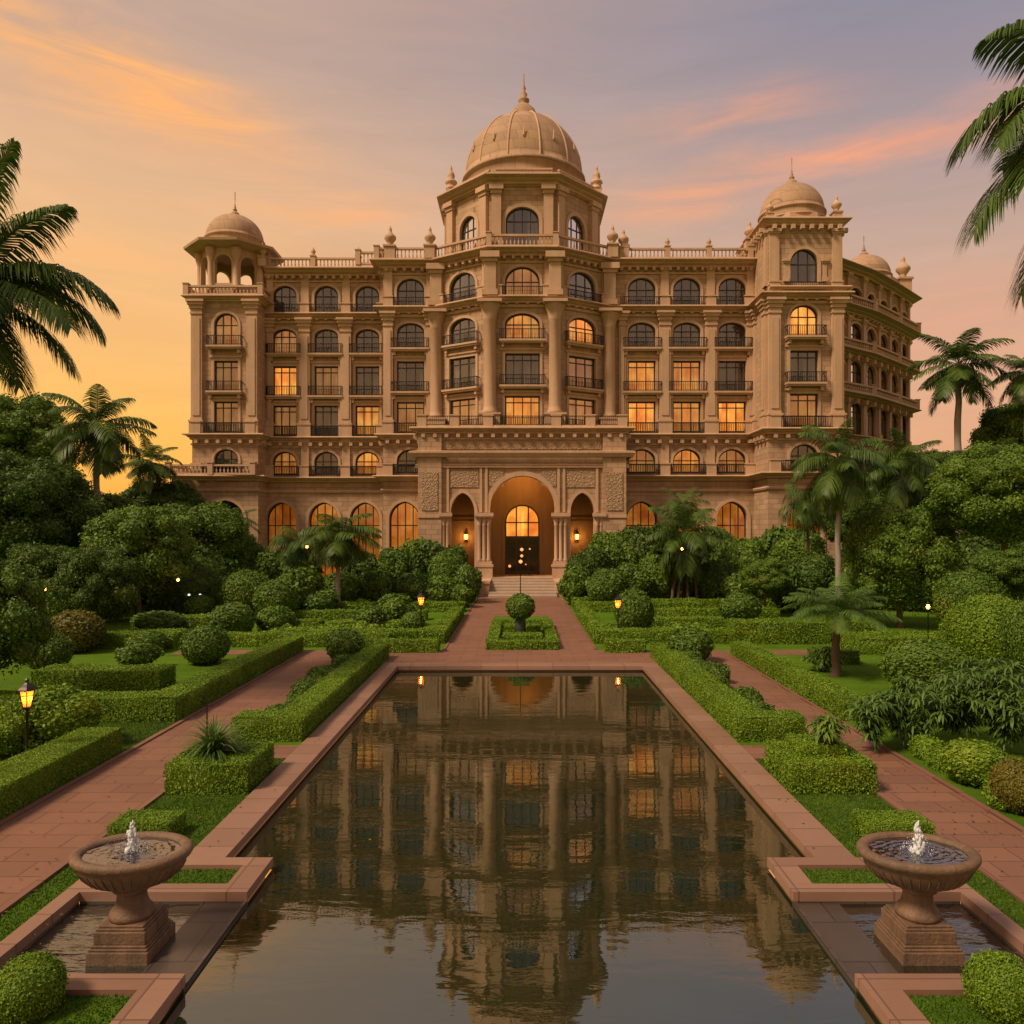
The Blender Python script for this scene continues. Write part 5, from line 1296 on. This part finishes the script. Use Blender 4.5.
# middle distance, left
mid = [(247, 594, 50, 48, 'twin round bush in the left garden, left one of the front pair'), (276, 600, 44, 40, 'twin round bush in the left garden, right one of the front pair'),
       (232, 620, 46, 34, 'round bush low in front of the twin bushes in the left garden'), (276, 619, 46, 26, 'flattened round bush below the twin bushes, just behind the thin hedge'),
       (320, 601, 44, 24, 'dome bush beside the grey palm trunk in the left garden'), (370, 618, 50, 26, 'leafy mound in the left parterre between two hedge strips'),
       (396, 609, 46, 34, 'dark round bush left of the far lantern'), (413, 622, 26, 20, 'little round bush at the foot of the far lantern'),
       (200, 607, 34, 24, 'small bush under the white garden lights at left'), (300, 582, 52, 34, 'broad dark bush behind the left twin bushes'),
       (160, 622, 60, 22, 'dark spreading bush beyond the left lawn'), (108, 600, 60, 44, 'shaded bush under the trees at far left'), (60, 606, 60, 60, 'shaded tall bush beside the near left tree')]
for i, (px, py, w, h, lab) in enumerate(mid): B(px, py, w, h, lab, Y=min(46, gy(max(py+h/2, 606))), mat=mBush if i % 3 else mTreeB, seed=1+i % 2, lumpy=i in (5, 6, 9, 11, 12), cat='bush')
# bank of bushes left of the portal
G3 = 'bushes banked up in front of the hotel'
bankL = [(468, 578, 26, 38, 52), (448, 570, 34, 44, 53), (428, 560, 42, 50, 55), (398, 565, 46, 46, 55), (440, 586, 40, 28, 50), (412, 586, 36, 32, 50), (380, 582, 40, 34, 50), (462, 592, 22, 22, 49),
         (364, 566, 40, 40, 56), (340, 586, 40, 32, 50), (420, 548, 50, 30, 57), (452, 556, 30, 30, 57), (300, 562, 44, 36, 56), (272, 566, 44, 36, 56)]
namesL = ['nearest the left side of the steps', 'second from the steps, left side', 'tall one left of the steps before the left pier', 'round one under the left arcade beside the tall one', 'low front one left of the steps',
          'low round one between the far lantern and the arcade', 'low one in front of the last left arch', 'smallest one at the foot of the steps, left side', 'one under the third left arch', 'one to the right of the grey palm trunk',
          'topmost one against the left pier', 'top one beside the left side arch', 'dark one below the small lantern on the left', 'dark one at the left end of the bank']
for i, ((px, py, w, h, Y), n_) in enumerate(zip(bankL, namesL)): B(px, py+2, w*1.06, h*.95, 'leafy bush before the hotel, '+n_, Y=Y, mat=(mBush, mTreeB, mTree)[i % 3], lumpy=i % 4 != 1, cat='bush', group=G3, seed=1+i % 2)
bankR = [(575, 583, 30, 34, 51), (590, 568, 42, 44, 53), (607, 586, 34, 32, 49), (612, 556, 46, 52, 55), (640, 552, 52, 56, 56), (632, 580, 44, 36, 50), (658, 576, 44, 40, 51), (660, 548, 44, 50, 57), (720, 548, 44, 44, 57),
         (745, 560, 42, 46, 54), (716, 580, 40, 36, 50), (775, 545, 44, 40, 56), (800, 548, 46, 44, 54), (812, 574, 50, 44, 46), (696, 562, 40, 50, 58), (740, 586, 34, 30, 48), (790, 580, 44, 40, 46)]
namesR = ['nearest the right side of the steps', 'second from the steps, right side', 'low round one right of the steps', 'tall one before the right pier', 'tallest one before the first right arch', 'low one beside the egg topiary',
          'low one left of the palm stems', 'dark one behind the palm stems', 'dark one right of the palm stems', 'one below the third right arch', 'low one in front of the palm stems, right', 'one right of the third right arch', 'one at the foot of the right tower',
          'round one left of the tall white-trunked palm', 'shaded one directly behind the palm stems', 'lowest one left of the ball tree', 'round one right of the ball tree']
for i, ((px, py, w, h, Y), n_) in enumerate(zip(bankR, namesR)): B(px, py, w*1.12, h*1.08, 'leafy bush before the hotel, '+n_, Y=Y, mat=(mBush, mTreeB, mTree)[(i+1) % 3], lumpy=i % 4 != 2, cat='bush', group=G3, seed=1+i % 2)
# ball topiary on its stem in the middle of the walk, with its black support rod
e = empty('ball_topiary', (0.02, 35.5, 0)); tag(e, 'ball topiary on a short stem in the middle of the central walk', 'topiary')
put('foliage', ball_mesh(16, mBush, 1), e, (0, 0, 1.42), 0, (.66, .66, .6)); m = MB(); m.lathe([(.3, .0), (.26, .5), (.22, .85), (.1, 1.2)], n=12); m.build('pot', plain('dark_pot', (.03, .035, .03), .6), e)
m = MB(); m.tube([(0, 0, 1.2), (0, 0, 3.3)], [.035, .02], 6); m.build('support_rod', mIron, e)
# ball tree with visible trunk
tree(765, 577, 44, 52, 40, 'ball-crowned small tree with a reddish lit trunk behind the dome bush at right', mTreeB, 2)
# ---- trees ----
tree(16, 445, 60, 104, 104, 'broad feathery tree rising above the left edge, topmost on that side', mTreeB, 3)
tree(18, 520, 44, 150, 150, 'big dark tree at the left edge in front of the feathery tree', mTree, 4)
tree(85, 532, 52, 120, 92, 'dark tree behind the left palm trunk', mTree, 5)
tree(138, 552, 42, 108, 104, 'rounded bright green tree right of the dark left trees', mTreeB, 4)
tree(196, 548, 50, 110, 100, 'drooping green tree between the rounded tree and the hotel', mBush, 5)
tree(228, 566, 56, 74, 74, 'small dark tree at the left foot of the hotel', mTree, 6)
tree(98, 585, 34, 80, 84, 'dark leafy small tree behind the reddish bush', mTree, 6)
tree(-14, 622, 21, 112, 136, 'near leafy tree filling the left edge above the lantern', mBush, 4)
tree(160, 510, 62, 90, 60, 'dark tree beneath the small second palm at left', mTree, 3)
tree(45, 585, 38, 90, 90, 'shaded dark tree between the near leafy tree and the reddish bush', mTree, 5)
tree(1004, 498, 36, 144, 124, 'largest rounded tree at the right edge with bright clumped leaves', mTreeB, 4)
tree(900, 562, 39, 116, 124, 'rounded tree with reddish trunks left of the largest tree at right', mTreeB, 5)
tree(1016, 442, 62, 84, 80, 'tall tree at the right edge behind the largest rounded tree', mTreeB, 6)
tree(915, 486, 66, 100, 70, 'dark tree mass behind the palms at the right of the hotel', mTree, 3)
tree(858, 520, 56, 70, 76, 'dark tree behind the tall white-trunked palm', mTree, 6)
tree(1010, 575, 30, 90, 60, 'dark leafy tree low at the right edge behind the ball bushes', mBush, 6)
tree(950, 476, 60, 60, 56, 'dark crown beside the tall white palm trunk at far right', mTree, 4)
# ---- palms ----
palm(97, 425, 50, 100, 'coconut palm above the dark trees at left with a grey trunk', 1, 24, 44, .30, .8, .026, lo=-1.0, r0=.2)
palm(150, 462, 60, 66, 'smaller palm behind the coconut palm at left', 2, 18, 40, .30, .7, .028, hi=1.5)
palm(958, 364, 60, 94, 'tall palm with a pale trunk standing against the sky at right', 3, 22, 44, .30, .6, .026, lo=-.85, r0=.26)
palm(1026, 372, 58, 70, 'palm cut by the right edge below the hanging fronds', 4, 20, 40, .30, .7, .026)
palm(838, 458, 38, 96, 'tall feathery palm with a thin pale trunk before the right tower', 5, 28, 46, .30, .9, .020, lo=-1.15, hi=1.5, r0=.13)
palm(903, 462, 48, 84, 'bushy palm right of the thin-trunked palm with a brown trunk', 6, 24, 42, .30, .9, .024, lo=-1.1, bark=mDarkBark)
palm(808, 500, 50, 56, 'small bushy palm left of the thin-trunked palm before the tower', 7, 24, 30, .4, 1.6, .024, lo=-1.3, bark=mDarkBark)
palm(338, 532, 47, 86, 'dark drooping palm before the left arcade with a grey trunk', 8, 28, 42, .32, 1.0, .024, lo=-1.2, hi=1.4, h=.75)
palm(296, 540, 52, 56, 'low dark palm beside the drooping palm left of the portal', 9, 26, 28, .4, 1.4, .026, lo=-1.1, h=.8)
palm(685, 534, 49, 84, 'multi-stemmed palm before the right arcade', 10, 28, 42, .30, .8, .024, lo=-1.1, hi=1.5, stems=[(-.9, -.3), (-.5, 0), (.25, .1), (.9, .4)], r0=.09, bark=mDarkBark)
palm(683, 508, 52, 50, 'upright palm tuft rising above the multi-stemmed palm', 11, 18, 26, .34, .8, .026, lo=-.3, hi=1.5, bark=mDarkBark)
palm(836, 612, 26.0, 104, 'short feathery palm on the right lawn with a dark trunk', 12, 34, 52, .26, .7, .013, lo=.0, hi=1.45, mat=mPalmB, bark=mDarkBark, r0=.12, droop=(.9, 1.5), h=.8)
palm(236, 520, 58, 46, 'small spiky palm at the left foot of the hotel', 13, 18, 26, .3, .8, .026)
# corner palms: crowns just outside the frame, fronds reaching in
def corner_palm(x, y, z, specs, label, L=4.0, seed=0, sign=1, trunk_dx=0):
    e = empty('palm_tree', (x, y, 0)); tag(e, label, 'palm tree', 'corner palms reaching into the sky'); r = random.Random(seed)
    m = MB(); trunk_tube(m, trunk_dx, 0, 0, 0, z, .24, .17, seed); put('trunk', m.mesh('trunk'), e).data.materials.append(mPalmBark)
    for az, th, dr, l in specs:
        V = []; Fc = []; frond_geo(l, R(th), R(dr), 118, .31, .75, .0145, r, R(az), V=V, Fc=Fc, rach=.013)
        put('frond', mk_mesh('frond', V, Fc, mPalm), e, (0, 0, z))
    m = MB(); m.lathe([(.17, -1.2), (.2, -.4), (.12, .3), (.03, .6)], n=10); put('crownshaft', m.mesh('crownshaft'), e, (0, 0, z)).data.materials.append(mPalmB)
Yl = 21.0; s = F/Yl
corner_palm(gx(-34, Yl), Yl, gz(288, Yl), [(8, 84, 26, 4.4), (-4, 56, 48, 3.8), (10, 34, 92, 4.2), (-14, 6, 66, 4.0), (14, -16, 56, 3.6), (-6, -44, 40, 3.3), (30, 22, 90, 3.8), (-40, -30, 50, 3.4), (80, 50, 80, 4), (120, 30, 80, 4), (170, 50, 80, 4), (200, 20, 80, 4), (240, 40, 80, 4), (280, 60, 80, 4), (310, 5, 70, 3.6)],
            'palm cut by the left edge whose dark fronds spread over the sunset sky', seed=4)
Yr = 17.5; s = F/Yr
corner_palm(gx(1128, Yr), Yr, gz(118, Yr), [(180, 70, 100, 4.3), (172, 40, 118, 4.4), (190, 26, 104, 4.1), (176, -8, 72, 4.6), (165, -45, 40, 4.6), (200, 5, 90, 4.2), (100, 40, 80, 4), (60, 50, 80, 4), (20, 30, 80, 4), (-20, 50, 80, 4), (-60, 40, 80, 4), (240, 50, 80, 4)],
            'palm cut by the upper right edge with long drooping fronds', seed=8)
# ---- spiky and broad-leaved plants ----
def strap_plant(x, y, z, n, L, wid, label, seed, mat=mPalmB, name='spiky_plant', cat='plant', broad=False, group=None, lo=.1, hi=1.5):
    r = random.Random(seed); V = []; Fc = []
    for i in range(n):
        th = r.uniform(lo, hi); az = r.uniform(0, 6.283); l = L*r.uniform(.75, 1.1); k0 = 6; px_ = pz = 0; ca, sa = math.cos(az), math.sin(az); t = th
        for j in range(k0+1):
            f = j/k0; w = wid*(math.sin(math.pi*(f*.85+.1)) if broad else (1-f)**.7*.9+.1)*.5
            k = len(V); V += [(px_*ca+w*sa, px_*sa-w*ca, pz), (px_*ca-w*sa, px_*sa+w*ca, pz+(w*.2))]
            if j: Fc.append((k-2, k-1, k+1, k))
            t = th-(1.5 if not broad else 1.25)*f**1.3; px_ += math.cos(t)*l/k0; pz += math.sin(t)*l/k0
    o = put(name, mk_mesh(name, V, Fc, mat), None, (x, y, z)); tag(o, label, cat, group); return o
strap_plant(gx(212, 15.0), 15.1, .55, 300, .92, .045, 'spiky grass-like plant on the square hedge block left of the pool', 3)
m = MB(); m.tube([(0, 0, 0), (0, 0, 1.02)], [.018, .012], 6); o = m.build('support_rod', mIron, None, (gx(207, 15.4), 15.4, .55)); tag(o, 'thin black rod standing in the spiky plant left of the pool', 'rod')
def shrub(px, pyb, w, h, label, seed, n=22, z0=0, Y=None):
    """upright shrub of arching stems set with long leaves"""
    Y = Y or gy(pyb); x = gx(px, Y); s = F/Y; r = random.Random(seed); V = []; Fc = []; H = h/s; W = w/2/s
    def leaf(p, d, l, wd):
        d = d.normalized(); sd_ = d.cross(Vector((0, 0, 1))).normalized()*wd/2; k = len(V)
        a = p+d*l*.45+Vector((0, 0, -.06*l)); b = p+d*l*.8+Vector((0, 0, -.32*l)); c = p+d*l*.95+Vector((0, 0, -.62*l))
        for q, f in ((p, .25), (a, 1), (b, .8), (c, .1)): V.extend([tuple(q-sd_*f), tuple(q+sd_*f)])
        Fc.extend([(k, k+1, k+3, k+2), (k+2, k+3, k+5, k+4), (k+4, k+5, k+7, k+6)])
    for i in range(n):
        a = r.uniform(0, 6.28); rr = W*math.sqrt(r.random()); top = Vector((math.cos(a)*rr*.85, math.sin(a)*rr*.85, H*(1-.45*(rr/W)**2)*r.uniform(.7, 1)))
        for j in range(13):
            t = .25+.75*j/12; p = top*t; p.z = top.z*t**.8
            for q in range(3):
                b = r.uniform(0, 6.28); leaf(p, Vector((math.cos(b), math.sin(b), r.uniform(-.1, .9))), r.uniform(.20, .36), r.uniform(.035, .06))
        for q in range(12):
            b = q*.52+r.random(); leaf(top, Vector((math.cos(b), math.sin(b), r.uniform(.1, 1.1))), r.uniform(.3, .42), .055)
    me = mk_mesh('shrub', V, Fc, mPalmB if seed % 2 else mBush); o = put('shrub', me, None, (x, Y, z0)); tag(o, label, 'shrub', 'broad-leaved shrubs beside the right path'); return o
shrub(872, 752, 58, 56, 'spiky-leaved shrub leaning over the right path, leftmost of its clump', 1, 12)
shrub(912, 748, 74, 74, 'broad-leaved shrub right of the spiky one beside the right path', 3, 26)
shrub(957, 745, 80, 84, 'broad-leaved shrub in the middle of the clump behind the small round bush', 5, 30)
shrub(1005, 752, 80, 90, 'broad-leaved shrub cut by the right edge above the yellowish bush', 7, 30)
shrub(985, 715, 80, 60, 'broad-leaved shrub at the back of the clump below the largest ball bush', 9, 26)
shrub(822, 672, 40, 26, 'low dark shrub at the foot of the small palm on the right lawn', 2, 10)
shrub(826, 752, 32, 26, 'little leafy shrub standing on the square hedge block right of the pool', 4, 9, .74, 15.2)

# ---- undergrowth closing the view under the far trees ----
def thicket(x0, x1, y0, y1, h, seed, label):
    r = random.Random(seed); lob = []; n = int((x1-x0)*(y1-y0)/9); cx, cy = (x0+x1)/2, (y0+y1)/2
    for k in range(n): s = r.uniform(1.6, 3.0); lob.append((r.uniform(x0, x1)-cx, r.uniform(y0, y1)-cy, r.uniform(.2, .6)*h, s, s, s*.8+h*.15))
    me = lobes_mesh('undergrowth', lob, .26, mTree, seed, 1.1, .15, .12, .25, jit=.8, wf=5); o = put('undergrowth', me, None, (cx, cy, 0)); tag(o, label, 'undergrowth', kind='stuff')
thicket(-30, -19.5, 47, 54, 3.4, 5, 'dark low undergrowth between the left tree trunks')
thicket(19, 33, 44, 52, 3.4, 6, 'dark low undergrowth between the right tree trunks')
thicket(-68, -30, 58, 74, 6.5, 1, 'dark undergrowth closing the view beneath the far trees at left')
thicket(30, 72, 56, 70, 6.5, 2, 'dark undergrowth closing the view beneath the far trees at right')
for px, lab in ((189, 'small white garden spotlight at left, left one of two by the far hedge'), (200, 'small white garden spotlight at left, right one of two by the far hedge')):
    m = MB(); m.lathe([(.03, 0), (.03, .35), (.06, .38), (.06, .42)], n=8); e = m.build('garden_light', mIron, None, (gx(px, 44), 44, .78)); tag(e, lab, 'garden light', 'white garden spotlights')
    m = MB(); m.lathe([(.05, .42), (.08, .47), (.05, .52)], n=8); m.build('bulb', mWhiteBulb, e)

# ---- a scatter of dry leaves on the paving and the lawns ----
rng = np.random.default_rng(77); P = []
for x0, x1, y0, y1, n in ((-8.75, -6.85, 8, 30, 260), (6.9, 8.4, 8, 30, 240), (-6.7, -5.1, 8, 16, 110), (5.1, 6.7, 8, 16, 110), (-3, 3, 28.3, 31.5, 60), (-5.05, -4.5, 11.6, 28, 30), (4.5, 5.05, 11.6, 28, 30)):
    z_ = .082 if abs(x0) < 5.06 and abs(x1) < 5.06 else .03
    P.append(np.stack([np.where(rng.random(n) < .5, rng.uniform(x0, x1, n), x0+(x1-x0)*rng.beta(.35, .35, n)), rng.uniform(y0, y1, n), np.full(n, z_)], 1))
n = 46; P.append(np.stack([np.where(rng.random(n) < .6, -4.2+rng.exponential(.35, n), rng.uniform(-4, 4, n)), rng.uniform(11.6, 26, n), np.full(n, -.109)], 1))
P = np.concatenate(P); V, Fq = leaf_quads(P, np.tile(np.array([0, 0, 1.]), (len(P), 1)), .055, rng, jit=.12)
o = put('fallen_leaves', mk_mesh('fallen_leaves', V, Fq, leafmat('dry_fallen_leaves', (.10, .055, .02), (.26, .17, .05)))); o['kind'] = 'stuff'
